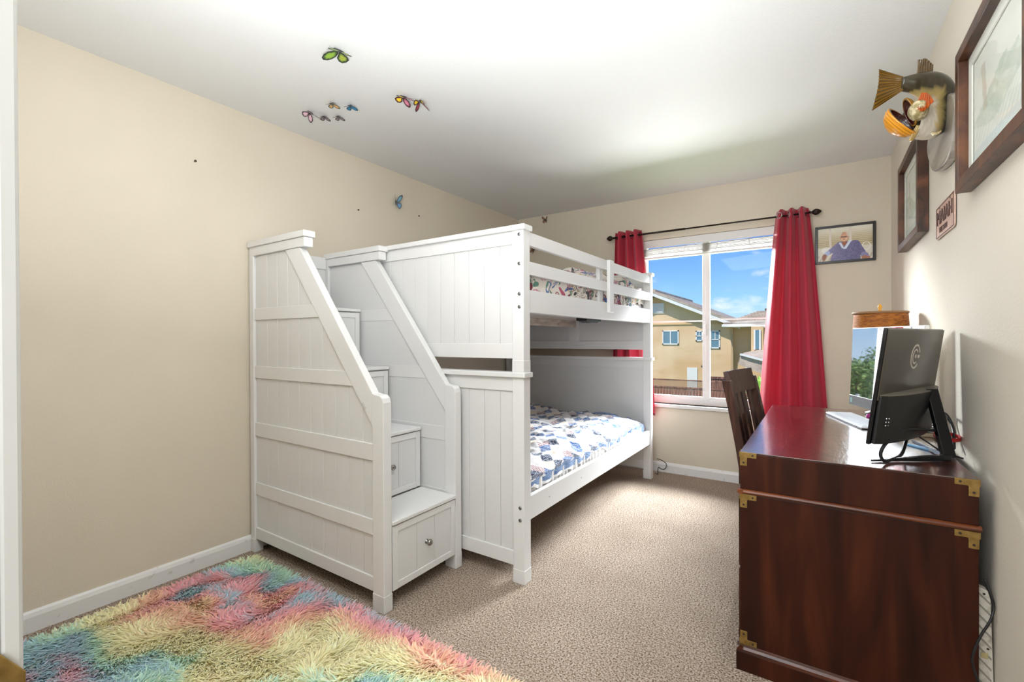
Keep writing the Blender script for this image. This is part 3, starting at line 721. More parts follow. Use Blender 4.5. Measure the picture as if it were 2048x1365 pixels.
big_frame('walnut framed pale print on the right wall behind and below the mounted fish', 2.795, 3.43, 1.662, 2.135, 47)

# photograph of a seated man in a black frame on the back wall
ph = thing('photo_frame', 'black framed photograph of a seated man in a purple sweater on the back wall', 'picture', (2.812, YD-.001, 1.725))
px0, px1, pz0, pz1 = 2.634, 2.990, 1.722, 1.997
frame_bars(ph, 'y', px0, px1, pz0, pz1, .017, YD-.022, YD-.002, mat('black_frame', '1B1614', .3))
def photo(U, V):
    V = 1-V; A = 1.30; X_, Y_ = U*A, V    # Y down
    nn = vnoise(U.shape, (40, 34), 5); n3 = vnoise(U.shape, (8, 8), 6)
    c = mixc(L_('CBBE9A'), L_('E9E4D4'), np.clip((.34-Y_)/.34+.2*n3, 0, 1))
    sl = (np.sin(Y_*2*PI*19) > .1) & (Y_ > .10) & (Y_ < .58); c = over(L_('A08660'), c, sl*np.clip((Y_-.08)*2.2, 0, .8)*(.6+.4*nn))
    for x0 in (.30, .78):
        w = np.abs(X_-x0-.015*Y_) < .027; c = over(L_('DDD3C8'), c, w*(Y_ < .62)*1.0)
    c = over(L_('E4DDD2'), c, ((Y_ > .60)*1.0)*.85)
    c = over(L_('B39D84'), c, ((Y_ > .82) & (np.sin(X_*60+Y_*30) > .2))*.6)
    c = over(L_('EFECE8'), c, (np.hypot((X_-1.15)/.10, (Y_-.62)/.12) < 1) & (np.hypot((X_-1.15)/.08, (Y_-.62)/.10) > 1))
    c = over(L_('EFECE8'), c, (np.hypot((X_-.22)/.13, (Y_-.66)/.09) < 1)*.8)
    sw = L_('6F6A93'); sw2 = L_('585480')
    def seg(ax, ay, bx, by, r0, r1):
        dx, dy = bx-ax, by-ay; t_ = np.clip(((X_-ax)*dx+(Y_-ay)*dy)/(dx*dx+dy*dy), 0, 1)
        return np.hypot(X_-ax-dx*t_, Y_-ay-dy*t_) < r0+(r1-r0)*t_
    shade = np.clip(.5+.6*(nn-.5)+(X_-.75)*.6, 0, 1)
    swc = mixc(L_('8782AC'), np.broadcast_to(sw2, (*U.shape, 3)), shade)
    body = ((X_ > .44-.06*Y_) & (X_ < .98) & (Y_ > .44+.35*np.abs(X_-.70)**1.4*1.5)) | seg(.56, .56, .44, 1.0, .13, .14) | seg(.88, .56, .86, 1.0, .13, .16)
    body |= seg(.54, .52, .27, .74, .085, .06) | seg(.90, .54, 1.08, .84, .11, .075)
    c = np.where(body[..., None], swc, c)
    c = np.where((seg(.25, .745, .20, .79, .06, .055))[..., None], L_('A9B6DC'), c)
    c = np.where((seg(1.10, .86, 1.14, .90, .075, .07))[..., None], L_('8E89B4'), c)
    skin = L_('C98F70'); skd = L_('9E6248')
    c = np.where((seg(.17, .83, .15, .93, .055, .035) | seg(.16, .86, .13, .98, .02, .012))[..., None], skd, c)
    c = np.where(seg(1.10, .95, 1.20, .96, .055, .04)[..., None], L_('B27A62'), c)
    col_ = ((np.abs(X_-.685-(.60-Y_)*.55) < .035) & (Y_ > .42) & (Y_ < .66)) | ((np.abs(X_-.60+(.60-Y_)*.45) < .028) & (Y_ > .46) & (Y_ < .64))
    c = np.where(col_[..., None], L_('D9E3F3'), c)
    neck = (np.abs(X_-.645) < .055) & (Y_ > .36) & (Y_ < .58-1.2*np.abs(X_-.645)); c = np.where(neck[..., None], skd, c)
    head = np.hypot((X_-.64)/.098, (Y_-.30)/.145); c = np.where((head < 1)[..., None], mixc(L_('E6BC9C'), np.broadcast_to(skin, (*U.shape, 3)), np.clip((.30-Y_)*5+(.64-X_)*2+.3, 0, 1)), c)
    ear = (np.hypot((X_-.735)/.018, (Y_-.31)/.035) < 1) | (np.hypot((X_-.545)/.015, (Y_-.31)/.03) < 1); c = np.where(ear[..., None], L_('D19A80'), c)
    hair = (head < 1.06) & (head > .86) & (Y_ < .29) & (np.abs(X_-.64) > .045); c = np.where(hair[..., None], L_('D5CBC2'), c)
    for ex in (.598, .672):
        g = np.hypot((X_-ex)/.034, (Y_-.305)/.026) < 1; c = over(L_('6C463A'), c, g*.75)
    c = over(L_('4A3028'), c, (np.abs(Y_-.292) < .007) & (np.abs(X_-.635) < .078))
    c = over(L_('B06E58'), c, (np.hypot((X_-.636)/.016, (Y_-.335)/.04) < 1)*.6)
    c = over(L_('8A3F35'), c, (np.hypot((X_-.635)/.036, (Y_-.385)/.010) < 1)*.85)
    c = over(L_('9A5F4C'), c, ((head < 1) & (head > .88) & (Y_ > .3))*.5)
    return c
sheet_obj('print', 200, 150, lambda U, V: np.stack([px0+.016+(px1-px0-.032)*U, np.full(U.shape, YD-.0105), pz0+.016+(pz1-pz0-.032)*V], -1), photo, M_print, None, None, None, ph, smooth=False)
part('backing', MB().box(px0+.01, px1-.01, YD-.009, YD-.003, pz0+.01, pz1-.01), M_dark, ph)

# embossed copper plate
pl = thing('number_plate', 'copper toned metal plate with raised letters on the right wall under the large frame', 'sign', (ROOM_W-.001, 2.44, 1.585))
def rrect(y0, y1, z0, z1, r, n=5):
    pts = []
    for cx, cz, a in ((y1-r, z1-r, 0), (y0+r, z1-r, PI/2), (y0+r, z0+r, PI), (y1-r, z0+r, 3*PI/2)):
        for i in range(n+1):
            w = a+PI/2*i/n; pts.append((cx+r*math.cos(w), cz+r*math.sin(w)))
    return pts
M_cop = mat('pale_copper', 'D9BBAA', .35, metal=.35, noise=[(30, 'C59A86', .45, .7, 4)])
M_copd = mat('dark_enamel', '5A4038', .45)
PY0, PY1, PZ0, PZ1 = 2.285, 2.600, 1.583, 1.716
part('plate', MB().prism(rrect(PY0, PY1, PZ0, PZ1, .014), 'x', ROOM_W-.007, ROOM_W-.003), M_cop, pl, bevel=.001)
m = MB()
for (a0, a1, b0, b1) in ((PY0+.006, PY1-.006, PZ0+.005, PZ0+.0075), (PY0+.006, PY1-.006, PZ1-.0075, PZ1-.005), (PY0+.005, PY0+.0075, PZ0+.006, PZ1-.006), (PY1-.0075, PY1-.005, PZ0+.006, PZ1-.006)): m.box(ROOM_W-.0085, ROOM_W-.006, a0, a1, b0, b1)
part('rim', m, M_copd, pl)
def text_mesh(txt, size, depth, mat_, name, parent, M):
    cu = bpy.data.curves.new(name, 'FONT'); cu.body = txt; cu.size = size; cu.extrude = depth; cu.align_x = 'CENTER'; cu.resolution_u = 2
    o = bpy.data.objects.new(name, cu); COL.objects.link(o)
    dg = bpy.context.evaluated_depsgraph_get(); me = bpy.data.meshes.new_from_object(o.evaluated_get(dg)); bpy.data.objects.remove(o)
    me.transform(M); me.materials.clear(); me.materials.append(mat_)
    q = bpy.data.objects.new(name, me); COL.objects.link(q); q.parent = parent; OFF[q] = OFF[parent]; return q
# matrix: text x -> -y (reads left to right facing the wall), text y -> z, text z -> -x
def wallM(x, y, z, off, sx_=1, sy_=1):
    return Matrix.Translation(Vector((x, y, z))-off) @ Matrix(((0, 0, -1, 0), (-sx_, 0, 0, 0), (0, sy_, 0, 0), (0, 0, 0, 1)))
text_mesh('MAIAH', .078, .0015, M_copd, 'lettering', pl, wallM(ROOM_W-.0085, 2.4425, 1.638, OFF[pl], 1.12, 1.0))
text_mesh('EST 2021', .030, .001, M_copd, 'lettering', pl, wallM(ROOM_W-.0085, 2.46, 1.603, OFF[pl], 1.2, 1.0))
part('bolt_hole', MB().lathe([(.004, 0), (.004, .0015)], M=Matrix.Rotation(-PI/2, 4, 'Y'), c=(ROOM_W-.0068, 2.53, 1.703), n=10), M_copd, pl)
part('bolt_hole', MB().lathe([(.004, 0), (.004, .0015)], M=Matrix.Rotation(-PI/2, 4, 'Y'), c=(ROOM_W-.0068, 2.35, 1.703), n=10), M_copd, pl)

# ------------------------------------------------------------ mounted bass
fish = thing('mounted_fish', 'mounted bass curled with open orange mouth on a grey driftwood plaque', 'fish trophy', (ROOM_W-.001, 2.36, 1.93))
M_plq = mat('weathered_plaque', 'A39C92', .3, noise=[((3, 3, 14), '6E665D', .42, .68, 5)], coat=.4)
pq = MB(); pts = []
for i in range(28):
    w = 2*PI*i/28; rr = 1+.05*math.sin(3*w+1)+.04*math.sin(5*w)
    pts.append((2.385+.240*math.cos(w)*rr, 1.952+.128*math.sin(w)*rr-.10*(math.cos(w)*-.12)))
pq.prism(pts, 'x', ROOM_W-.032, ROOM_W-.002); part('plaque', pq, M_plq, fish, bevel=.008, seg=3)
M_fish = mat('painted_fish', rough=.28, attr='col', coat=.5)
cen = [(2.905, 2.175, 2.095), (2.935, 2.185, 2.093), (2.965, 2.205, 2.090), (2.995, 2.235, 2.085), (3.018, 2.27, 2.068), (3.028, 2.30, 2.035), (3.018, 2.30, 2.000), (2.992, 2.275, 1.978), (2.962, 2.245, 1.970), (2.937, 2.215, 1.968)]
# overall placement: shape computed once in its own frame, then sat against the plaque
def smooth_path(P_, n):
    out = []; k = len(P_)-1
    for i in range(n):
        t_ = i/(n-1)*k; j = min(int(t_), k-1); f = t_-j
        p0, p1, p2, p3 = [Vector(P_[max(0, min(k, q))]) for q in (j-1, j, j+1, j+2)]
        out.append(.5*((2*p1)+(p2-p0)*f+(2*p0-5*p1+4*p2-p3)*f*f+(-p0+3*p1-3*p2+p3)*f**3))
    return out
path = smooth_path(cen, 40)
cc = Vector((2.955, 2.24, 2.03))
mb = MB(); cols = []; nseg = 22
for i, p in enumerate(path):
    s = i/(len(path)-1); t_ = (path[min(i+1, 39)]-path[max(i-1, 0)]).normalized()
    R = .020+.040*math.sin(min(s*1.35, 1)*PI/2)**1.2 if s < .8 else .060-.012*(s-.8)/.2
    outd = (p-cc); outd = (outd-t_*outd.dot(t_)).normalized(); sd = t_.cross(outd)
    # flank faces the camera (-y); back faces outward
    for j in range(nseg):
        w = 2*PI*j/nseg; q = p+outd*math.cos(w)*R*1.12+sd*math.sin(w)*R*.72
        mb.v.append(tuple(q)); o_ = math.cos(w)
        dark = np.array(lin('3A3324')); mid = np.array(lin('8C7A42')); pale = np.array(lin('EDE2CE'))
        q_ = max((q.z-2.068)/.022, (q.x-3.034)/.020, (.12-s)/.03)+.07*math.sin(i*1.7+j*2.3)
        dark = dark*(.75+.6*random.random())
        if q_ > 0: c = dark
        elif q_ > -1.1: c = mid*(1+q_/1.1)+np.array(lin('D8BE82'))*(-q_/1.1)
        else: c = pale*(.90+.10*math.sin(i*2.4+j*1.1))
        cols.append(np.clip(c, 0, 1))
for i in range(39):
    for j in range(nseg): mb.f.append((i*nseg+j, i*nseg+(j+1) % nseg, (i+1)*nseg+(j+1) % nseg, (i+1)*nseg+j))
mb.f.append(tuple(range(nseg-1, -1, -1)))
mb.c = cols; part('body', mb, M_fish, fish, smooth=True)
def fan(name, root_pts, tip_pts, c1, c2, n=14, th=.003, wave=.0035, label=None):
    """ribbed fin between root line and tip curve"""
    m = MB(); cols = []
    A = smooth_path(root_pts, n*2+1); B_ = smooth_path(tip_pts, n*2+1); rows = 6
    nrm = (Vector(tip_pts[0])-Vector(root_pts[0])).cross(Vector(root_pts[-1])-Vector(root_pts[0])).normalized()
    for j in range(rows+1):
        for i in range(n*2+1):
            v = j/rows; p = A[i].lerp(B_[i], v)+nrm*wave*(1 if i % 2 else -1)*v; m.v.append(tuple(p))
            c = np.array(lin(c1 if i % 2 else c2)); cols.append(c*(1-.25*v*(i % 3 == 0)))
    w_ = n*2+1
    for j in range(rows):
        for i in range(w_-1): m.f.append((j*w_+i, j*w_+i+1, (j+1)*w_+i+1, (j+1)*w_+i))
    m.c = cols; return part(name, m, M_fish, fish, solid=th, smooth=False, label=label)
tl = path[0]
fan('tail_fin', [(2.913, 2.172, 2.117), (2.908, 2.172, 2.096), (2.912, 2.176, 2.072)], [(2.842, 2.15, 2.158), (2.838, 2.14, 2.092), (2.822, 2.145, 2.012)], '3E2C14', '8E6620', 12, label='fanned brown and gold tail fin')
fan('dorsal_fin', [(2.952, 2.19, 2.125), (2.978, 2.215, 2.132), (3.002, 2.24, 2.122)], [(2.953, 2.17, 2.165), (2.975, 2.19, 2.172), (2.997, 2.215, 2.155)], '5E4C34', '7C6648', 7)
fan('pectoral_fin', [(2.960, 2.165, 2.043), (2.974, 2.168, 2.040), (2.985, 2.175, 2.03)], [(2.946, 2.146, 1.988), (2.962, 2.140, 1.968), (2.992, 2.150, 2.000)], 'A8440C', 'C05A18', 6, label='orange pectoral fin')
fan('pelvic_fin', [(2.952, 2.20, 1.945), (2.96, 2.203, 1.942), (2.966, 2.206, 1.945)], [(2.932, 2.195, 1.893), (2.938, 2.195, 1.888), (2.946, 2.20, 1.895)], 'A88C50', 'C8B080', 4)
fan('anal_fin', [(2.985, 2.25, 1.94), (3.0, 2.265, 1.945), (3.01, 2.28, 1.955)], [(3.005, 2.245, 1.912), (3.02, 2.26, 1.918), (3.03, 2.275, 1.93)], 'B59A58', 'E0D2B0', 4)
# gaping mouth: outer shell bowl opening to lower left, with lining
def jaw(name, c, d, R0, R1, length, col_out, col_in, a0, a1, label=None, squash=1.0):
    d = Vector(d).normalized(); a = Vector((0, -1, 0)); a = (a-d*a.dot(d)).normalized(); b_ = d.cross(a)
    m = MB(); cols = []; nu, nv = 30, 10
    for lay in (0, 1):
        for j in range(nv+1):
            v = j/nv; R = (R0+(R1-R0)*v**.7)*(1 if lay == 0 else .90)
            for i in range(nu+1):
                w = a0+(a1-a0)*i/nu; rr = R*(1+.045*math.sin(w*17))
                p = Vector(c)+d*length*v+(a*math.cos(w)*squash+b_*math.sin(w))*rr; m.v.append(tuple(p))
                cols.append(np.array(lin(col_out if lay == 0 else col_in))*(.8+.35*(i % 3)/2 if lay == 0 else .8)*(.75+.25*v))
    w_ = nu+1; off = w_*(nv+1)
    for lay in (0, 1):
        for j in range(nv):
            for i in range(nu): q = (j*w_+i+lay*off, j*w_+i+1+lay*off, (j+1)*w_+i+1+lay*off, (j+1)*w_+i+lay*off); m.f.append(q if lay == 0 else q[::-1])
    for i in range(nu): m.f.append((nv*w_+i, nv*w_+i+1, off+nv*w_+i+1, off+nv*w_+i))
    m.c = np.clip(cols, 0, 1); return part(name, m, M_fish, fish, smooth=True, label=label)
def bowl(name, c, n_, Rl, Rs, depth, co, ci, label):
    n_ = Vector(n_).normalized(); v_ = (Vector(c)-CAM_REF).normalized(); l_ = n_.cross(v_).normalized(); s_ = l_.cross(n_)
    m = MB(); cols = []; nu, nv = 40, 18
    for lay, k in ((0, 1.0), (1, .86)):
        for j in range(nv+1):
            t_ = j/nv*PI/2*.98
            for i in range(nu):
                w = 2*PI*i/nu; rr = (1+.035*math.sin(j*2.6+.6*math.sin(w*3)))*k
                m.v.append(tuple(Vector(c)+(l_*Rl*math.cos(w)+s_*Rs*math.sin(w))*math.cos(t_)*rr-n_*depth*math.sin(t_)*rr))
                cols.append(np.array(lin(co))*(.42+.58*(.5+.5*math.sin(j*2.6+.6*math.sin(w*3)))) if lay == 0 else np.array(lin(ci)))
    off = nu*(nv+1)
    for lay in (0, 1):
        for j in range(nv):
            for i in range(nu):
                q = (lay*off+j*nu+i, lay*off+j*nu+(i+1) % nu, lay*off+(j+1)*nu+(i+1) % nu, lay*off+(j+1)*nu+i); m.f.append(q if lay else q[::-1])
    for i in range(nu): m.f.append((i, (i+1) % nu, off+(i+1) % nu, off+i))
    m.c = np.clip(cols, 0, 1); return part(name, m, M_fish, fish, smooth=True, label=label)
CAM_REF = Vector((2.66, 0, 1.18))   # where the mouth gapes towards
bowl('lower_jaw', (2.916, 2.200, 1.972), (.60, -.42, .42), .066, .046, .050, 'F2A01E', '3A0E0A', 'orange gaping lower jaw')
bowl('upper_jaw', (2.930, 2.190, 1.992), (-.66, -.30, -.30), .052, .022, .026, 'B07A22', '3A0E0A', 'brown orange upper jaw')
part('gill_cover', (lambda m: (m.grid(lambda u, v: Vector((2.956, 2.198, 1.992))+Vector((.030*math.cos(2*PI*u)*math.sin(v*PI/2), -.052*math.cos(v*PI/2)-.004, .036*math.sin(2*PI*u)*math.sin(v*PI/2))), 24, 8, closed_u=True), m)[1])(MB()), mat('cheek_olive', '9A8A5C', .3, noise=[(70, 'E2D4AE', .42, .62, 4)], coat=.4), fish, smooth=True)
part('mount_post', MB().tube([(3.02, 2.30, 2.02), (3.048, 2.33, 1.99)], .012, 10), M_bronze, fish)

# ------------------------------------------------------------ campaign desk
KX0, KX1, KY0, KY1, KZ = 2.425, 3.037, 1.818, 3.200, .775
desk = thing('desk', 'dark mahogany campaign desk with brass corner brackets along the right wall', 'desk', ((KX0+KX1)/2, (KY0+KY1)/2, 0))
part('desk_top', MB().box(KX0, KX1, KY0, KY1, KZ-.004, KZ), M_desktop, desk, bevel=.0015)
part('top_case', MB().box(KX0, KX1, KY0, KY1, .643, KZ-.0042), M_desk, desk, bevel=.002)
def mould(z0, z1, p, y0_, y1_):
    m = MB(); zc = (z0+z1)/2
    pr = [(0, z0), (p*.7, z0+.003), (p, zc), (p*.7, z1-.003), (0, z1)]
    m.prism([(y0_-a, z) for a, z in pr]+[(y0_+.01, z1), (y0_+.01, z0)], 'x', KX0-p, KX1+p*.6)
    m.prism([(KX0-a, z) for a, z in pr]+[(KX0+.01, z1), (KX0+.01, z0)], 'y', y0_-p, y1_)
    return m
part('moulding', mould(.626, .643, .009, KY0, KY1), M_deskm, desk, bevel=.001)
for (ya, yb) in ((KY0, KY0+.42), (KY1-.14, KY1)):
    ped = part('pedestal', MB().box(KX0, KX1, ya, yb, .088, .626), M_desk, desk, bevel=.002)
    part('plinth', MB().box(KX0-.012, KX1, ya-.012, yb, 0, .068), M_desk, desk, bevel=.002)
    part('plinth_moulding', MB().prism([(ya-.012, .068), (ya+.01, .068), (ya+.01, .090), (ya, .090), (ya-.003, .082), (ya-.010, .076)], 'x', KX0-.010, KX1), M_deskm, desk)
    part('plinth_moulding', MB().prism([(KX0-.012, .068), (KX0+.01, .068), (KX0+.01, .090), (KX0, .090), (KX0-.003, .082), (KX0-.010, .076)], 'y', ya-.012, yb), M_deskm, desk)
    for k in range(2):
        z0 = .10+k*.262; d = part('drawer', MB().box(KX0-.006, KX0, ya+.012, yb-.012, z0, z0+.252), M_desk, desk, bevel=.002)
        part('handle', MB().tube([(KX0-.006, (ya+yb)/2-.035, z0+.15), (KX0-.022, (ya+yb)/2-.03, z0+.13), (KX0-.022, (ya+yb)/2+.03, z0+.13), (KX0-.006, (ya+yb)/2+.035, z0+.15)], .004, 8), M_brass, d)
for k in range(3):
    a = KY0+.012+k*(KY1-KY0-.02)/3; b_ = a+(KY1-KY0-.04)/3
    d = part('drawer', MB().box(KX0-.006, KX0, a, b_, .655, .765), M_desk, desk, bevel=.002)
    part('handle', MB().tube([(KX0-.008, (a+b_)/2-.045, .72), (KX0-.022, (a+b_)/2-.04, .70), (KX0-.022, (a+b_)/2+.04, .70), (KX0-.008, (a+b_)/2+.045, .72)], .004, 8), M_brass, d)
part('modesty_panel', MB().box(KX1-.02, KX1-.006, KY0+.42, KY1-.14, .15, .626), M_desk, desk)
def bracket(xc, zc, sx_, sz_):
    """L-shaped brass corner on the side panel, corner at (xc,zc), arms toward sx_,sz_"""
    a, h, b_, w = .052, .0185, .048, .0225
    pts = [(0, 0), (a, 0), (a, h), (w+.002, h), (w, h+.002), (w, b_), (0, b_)]
    P_ = [(xc+sx_*p, zc+sz_*q) for p, q in pts]
    y = KY0-.0028
    br = part('corner_bracket', MB().prism(P_, 'y', y, KY0-.0002), M_brass, desk, bevel=.0006)
    part('corner_return', MB().box(xc-(.0025 if sx_ > 0 else 0), xc+(0 if sx_ > 0 else .0025), KY0-.0028, KY0+.045, min(zc, zc+sz_*h), max(zc, zc+sz_*h)), M_brass, br)
    for (p, q) in ((a-.012, h/2), (w/2, b_-.011)):
        part('screw', MB().lathe([(.0036, 0), (.0036, .0006), (.0015, .0009)], M=Matrix.Rotation(PI/2, 4, 'X'), c=(xc+sx_*p, y, zc+sz_*q), n=12), M_screw, br)
bracket(KX0, KZ-.0005, 1, -1); bracket(KX1, KZ-.0005, -1, -1)
bracket(KX0, .6255, 1, -1); bracket(KX1, .6255, -1, -1)
bracket(KX0, .0905, 1, 1); bracket(KX1, .0905, -1, 1)

# ------------------------------------------------------------ chair
ch = thing('desk_chair', 'dark wooden slat back chair pulled up to the left side of the desk', 'chair', (2.400, 2.78, 0), rot=(0, 0, math.radians(-9)))
# local frame: seat towards +x, back at x=-.03; width along y +-.215
def bx_(z): return -.012-.10*max(0, (z-.44)/.56)**1.25 if z > .44 else -.012
def post(y):
    m = MB(); zs = [0, .12, .25, .38, .44, .52, .62, .72, .82, .90, .962]
    pts_f = [(bx_(z)+.022, z) for z in zs]; pts_b = [(bx_(z)-.022, z) for z in zs]
    return m.prism(pts_b+pts_f[::-1], 'y', y-.014, y+.014)
for y in (-.215, .215): part('back_post', post(y), M_chair, ch, bevel=.004)
def curved(name, z0, z1, hw, th, bow=.018):
    m = MB(); n = 10
    def f(u, v):
        yy = -hw+2*hw*u; zz = z0+(z1-z0)*v; return (bx_(zz)-bow*(1-(2*u-1)**2), yy, zz)
    m.grid(f, n, 4); return part(name, m, M_chair, ch, solid=th, bevel=.002)
curved('crest_rail', .885, 1.005, .200, .028)
curved('lower_rail', .50, .54, .200, .022)
for y in (-.135, -.045, .045, .135):
    m = MB(); m.grid(lambda u, v: (bx_(.53+.36*v)-.018*(1-(y/.2)**2)+0*u, y-.028+.056*u, .53+.36*v), 2, 8); part('back_slat', m, M_chair, ch, solid=.014, bevel=.002)
part('seat', MB().prism([(-.01, -.21), (.40, -.225), (.42, -.20), (.42, .20), (.40, .225), (-.01, .21)], 'z', .435, .462), M_chair, ch, bevel=.008, seg=3)
for y in (-.19, .19): part('front_leg', MB().prism([(.36, 0), (.395, 0), (.40, .435), (.36, .435)], 'y', y-.018, y+.018), M_chair, ch, bevel=.003)
for y in (-.205, .205): part('stretcher', MB().box(-.03, .37, y-.009, y+.009, .16, .19), M_chair, ch, bevel=.002)
part('apron', MB().box(.37, .385, -.18, .18, .38, .435), M_chair, ch)
for y in (-.2, .2): part('apron', MB().box(.0, .37, y-.009, y+.009, .38, .435), M_chair, ch)

# ------------------------------------------------------------ monitors
def oriented(name, label, cat, origin, xdir, tilt):
    """local frame: +x along the screen (viewer's right), +y out of the back, +z up; leaning back by tilt"""
    xd = Vector((*xdir, 0)).normalized(); yd = Vector((0, 0, 1)).cross(xd)
    o = thing(name, label, cat, origin, off=Vector((0, 0, 0))); o.rotation_euler = Matrix((xd, yd, Vector((0, 0, 1)))).transposed().to_euler()
    return o, Matrix.Rotation(-tilt, 4, 'X')
# black monitor seen from behind
pA, pB = Vector((2.789, 1.812)), Vector((2.997, 2.312))
midm = (pA+pB)/2; xd = (pA-pB).normalized()     # viewer faces the screen from the chair side
mon, TM = oriented('monitor', 'black monitor seen from behind with a pale ring emblem, nearest on the desk', 'monitor', (midm.x, midm.y, .7755), (xd.x, xd.y), 0)
M_mb = mat('graphite_back', '3A3128', .33, coat=.2)
M_bk = mat('gloss_black', '0C0D10', .22)
hw = .2705; tl_ = math.radians(7.36)
# back (+y) must point to the camera side
yd = Vector((0, 0, 1)).cross(Vector((xd.x, xd.y, 0)))
BS = 1 if yd.dot(Vector((CAM.x-midm.x, CAM.y-midm.y, 0))) > 0 else -1
# leaning back: top moves toward the back side
TM = Matrix.Translation((0, 0, .070)) @ Matrix.Rotation((-1 if BS > 0 else 1)*tl_, 4, 'X')
def bk(a, b_): return (a*BS, b_*BS)
ya, yb = bk(-.010, .0); part('panel', MB().box(-hw, hw, ya, yb, 0, .3655, M=TM), M_bk, mon, bevel=.002)
ya, yb = bk(-.0116, -.0102); part('screen', MB().box(-hw+.006, hw-.006, ya, yb, .014, .360, M=TM), mat('dark_screen', '0A0B0E', .08, coat=1), mon)
ya, yb = bk(.0002, .004); part('back_cover', MB().box(-hw+.003, hw-.003, ya, yb, .14, .363, M=TM), M_mb, mon, bevel=.0015)
# bulged lower housing: thick, curved in plan
def hpts(off=0.0):
    P_ = [(-.262, BS*.0002)]+[(-.262+.524*i/24, BS*(.010+off+.036*math.sin(PI*i/24)**.6)) for i in range(25)]+[(.262, BS*.0002)]
    return P_
part('housing', MB().prism(hpts(), 'z', .003, .1555, M=TM), mat('matte_black', '0B0C0E', .42), mon, bevel=.003)
part('housing_lid', MB().prism([(x*.995, y*.98+BS*.0002) for x, y in hpts()], 'z', .156, .1585, M=TM), mat('warm_grey_plastic', '6E675C', .4), mon)
# emblem: open double ring with two dots, on the cover
def arc(mb, cx, cz, R, w, a0, a1, y0_, y1_, n=26):
    for i in range(n):
        p, q = a0+(a1-a0)*i/n, a0+(a1-a0)*(i+1)/n
        pts = [(cx+R*math.cos(p), cz+R*math.sin(p)), (cx+R*math.cos(q), cz+R*math.sin(q)), (cx+(R-w)*math.cos(q), cz+(R-w)*math.sin(q)), (cx+(R-w)*math.cos(p), cz+(R-w)*math.sin(p))]
        mb.prism(pts, 'y', y0_, y1_, M=TM)
    return mb
ya, yb = bk(.0042, .0050); ex, ez = 0.0, .272
sgn = -1  # emblem reads correctly from the back: its right is local -x when BS>0
E_ = MB(); D2 = math.radians
mir = (lambda a: a) if BS < 0 else (lambda a: PI-a)
def marc(R, w, a, b_): arc(E_, ex, ez, R, w, mir(D2(a)), mir(D2(b_)), ya, yb)
marc(.042, .0062, 62, 318); marc(.042, .0062, 20, 54); marc(.026, .0056, 40, 310)
dx = 1 if BS < 0 else -1
E_.prism([(ex+dx*.003+.007*math.cos(a), ez+.007*math.sin(a)) for a in [2*PI*i/12 for i in range(12)]], 'y', ya, yb, M=TM)
E_.prism([(ex+dx*.024, ez-.0052), (ex+dx*.039, ez-.0052), (ex+dx*.039, ez+.0052), (ex+dx*.024, ez+.0052)], 'y', ya, yb, M=TM)
part('emblem', E_, mat('emblem_silver', 'D8CFC2', .35, metal=.3), mon, label='pale open double ring emblem')
# small print marks and power socket on the housing
m = MB()
for k in range(6):
    p, q = -.235+.012*(k % 2)-.0, .085-.011*(k//2); y_ = .0105+.036*math.sin(PI*((p+.262)/.524))**.6
    sx0 = -dx*p if BS > 0 else p
    mxx = (-1 if BS > 0 else 1)
    m.prism([(mxx*-p*-1+.003*math.cos(a), q+.003*math.sin(a)) for a in [2*PI*i/8 for i in range(8)]], 'y', BS*y_, BS*(y_+.001), M=TM)
part('port_marks', m, M_steel, mon)
# V stand: leaning column and two feet
def loc3(x, y, z):  # world->local for the stand
    R = mon.rotation_euler.to_matrix().transposed(); return R @ (Vector((x, y, z))-mon.location)
def strut(name, a, b_, w, h, w2=None, h2=None):
    A, B_ = loc3(*a), loc3(*b_); d = (B_-A).normalized(); s_ = d.cross(Vector((0, 0, 1))).normalized(); u_ = s_.cross(d); m = MB(); vs = []
    for p, ww, hh in ((A, w, h), (B_, w2 or w, h2 or h)):
        for sa, sb in ((-1, -1), (1, -1), (1, 1), (-1, 1)): vs.append(p+s_*sa*ww/2+u_*sb*hh/2)
    m.add(vs, [(0, 3, 2, 1), (4, 5, 6, 7), (0, 1, 5, 4), (1, 2, 6, 5), (2, 3, 7, 6), (3, 0, 4, 7)]); return part(name, m, M_bk, mon, bevel=.002)
strut('stand_column', (2.980, 2.120, 1.000), (3.012, 2.045, .785), .034, .016, .036, .018)
strut('stand_neck', (2.930, 2.135, .975), (2.976, 2.122, .975), .05, .03)
strut('stand_foot', (3.012, 2.045, .787), (2.800, 1.893, .7795), .022, .020, .006, .006)
strut('stand_foot', (3.012, 2.055, .787), (2.960, 2.360, .7795), .022, .020, .006, .006)
# white framed all-in-one computer further along the desk, screen towards the chair and the camera
pL, pR = Vector((2.789, 2.946)), Vector((2.992, 2.395)); mid2 = (pL+pR)/2; xd2 = (pR-pL).normalized()
aio, _ = oriented('computer_screen', 'white framed computer with a mirror bright glossy screen, behind the black monitor', 'computer', (mid2.x, mid2.y, .7755), (xd2.x, xd2.y), 0)
yd2 = Vector((0, 0, 1)).cross(Vector((xd2.x, xd2.y, 0))); FS = -1 if yd2.dot(Vector((CAM.x-mid2.x, CAM.y-mid2.y, 0))) < 0 else 1
TA = Matrix.Translation((0, 0, .0)) @ Matrix.Rotation(FS*-1*math.radians(-2.0), 4, 'X'); hw2 = .294
def fb(a, b_): return (FS*a, FS*b_)
M_wf = mat('white_plastic', 'E8E6E3', .35)
ya, yb = fb(0, -.014); part('case', MB().box(-hw2, hw2, ya, yb, .060, .452, M=TA), M_wf, aio, bevel=.003)
ya, yb = fb(.0002, .0022)
M_mir = mat('glossy_screen', '2A2E33', .03, metal=0, coat=1)
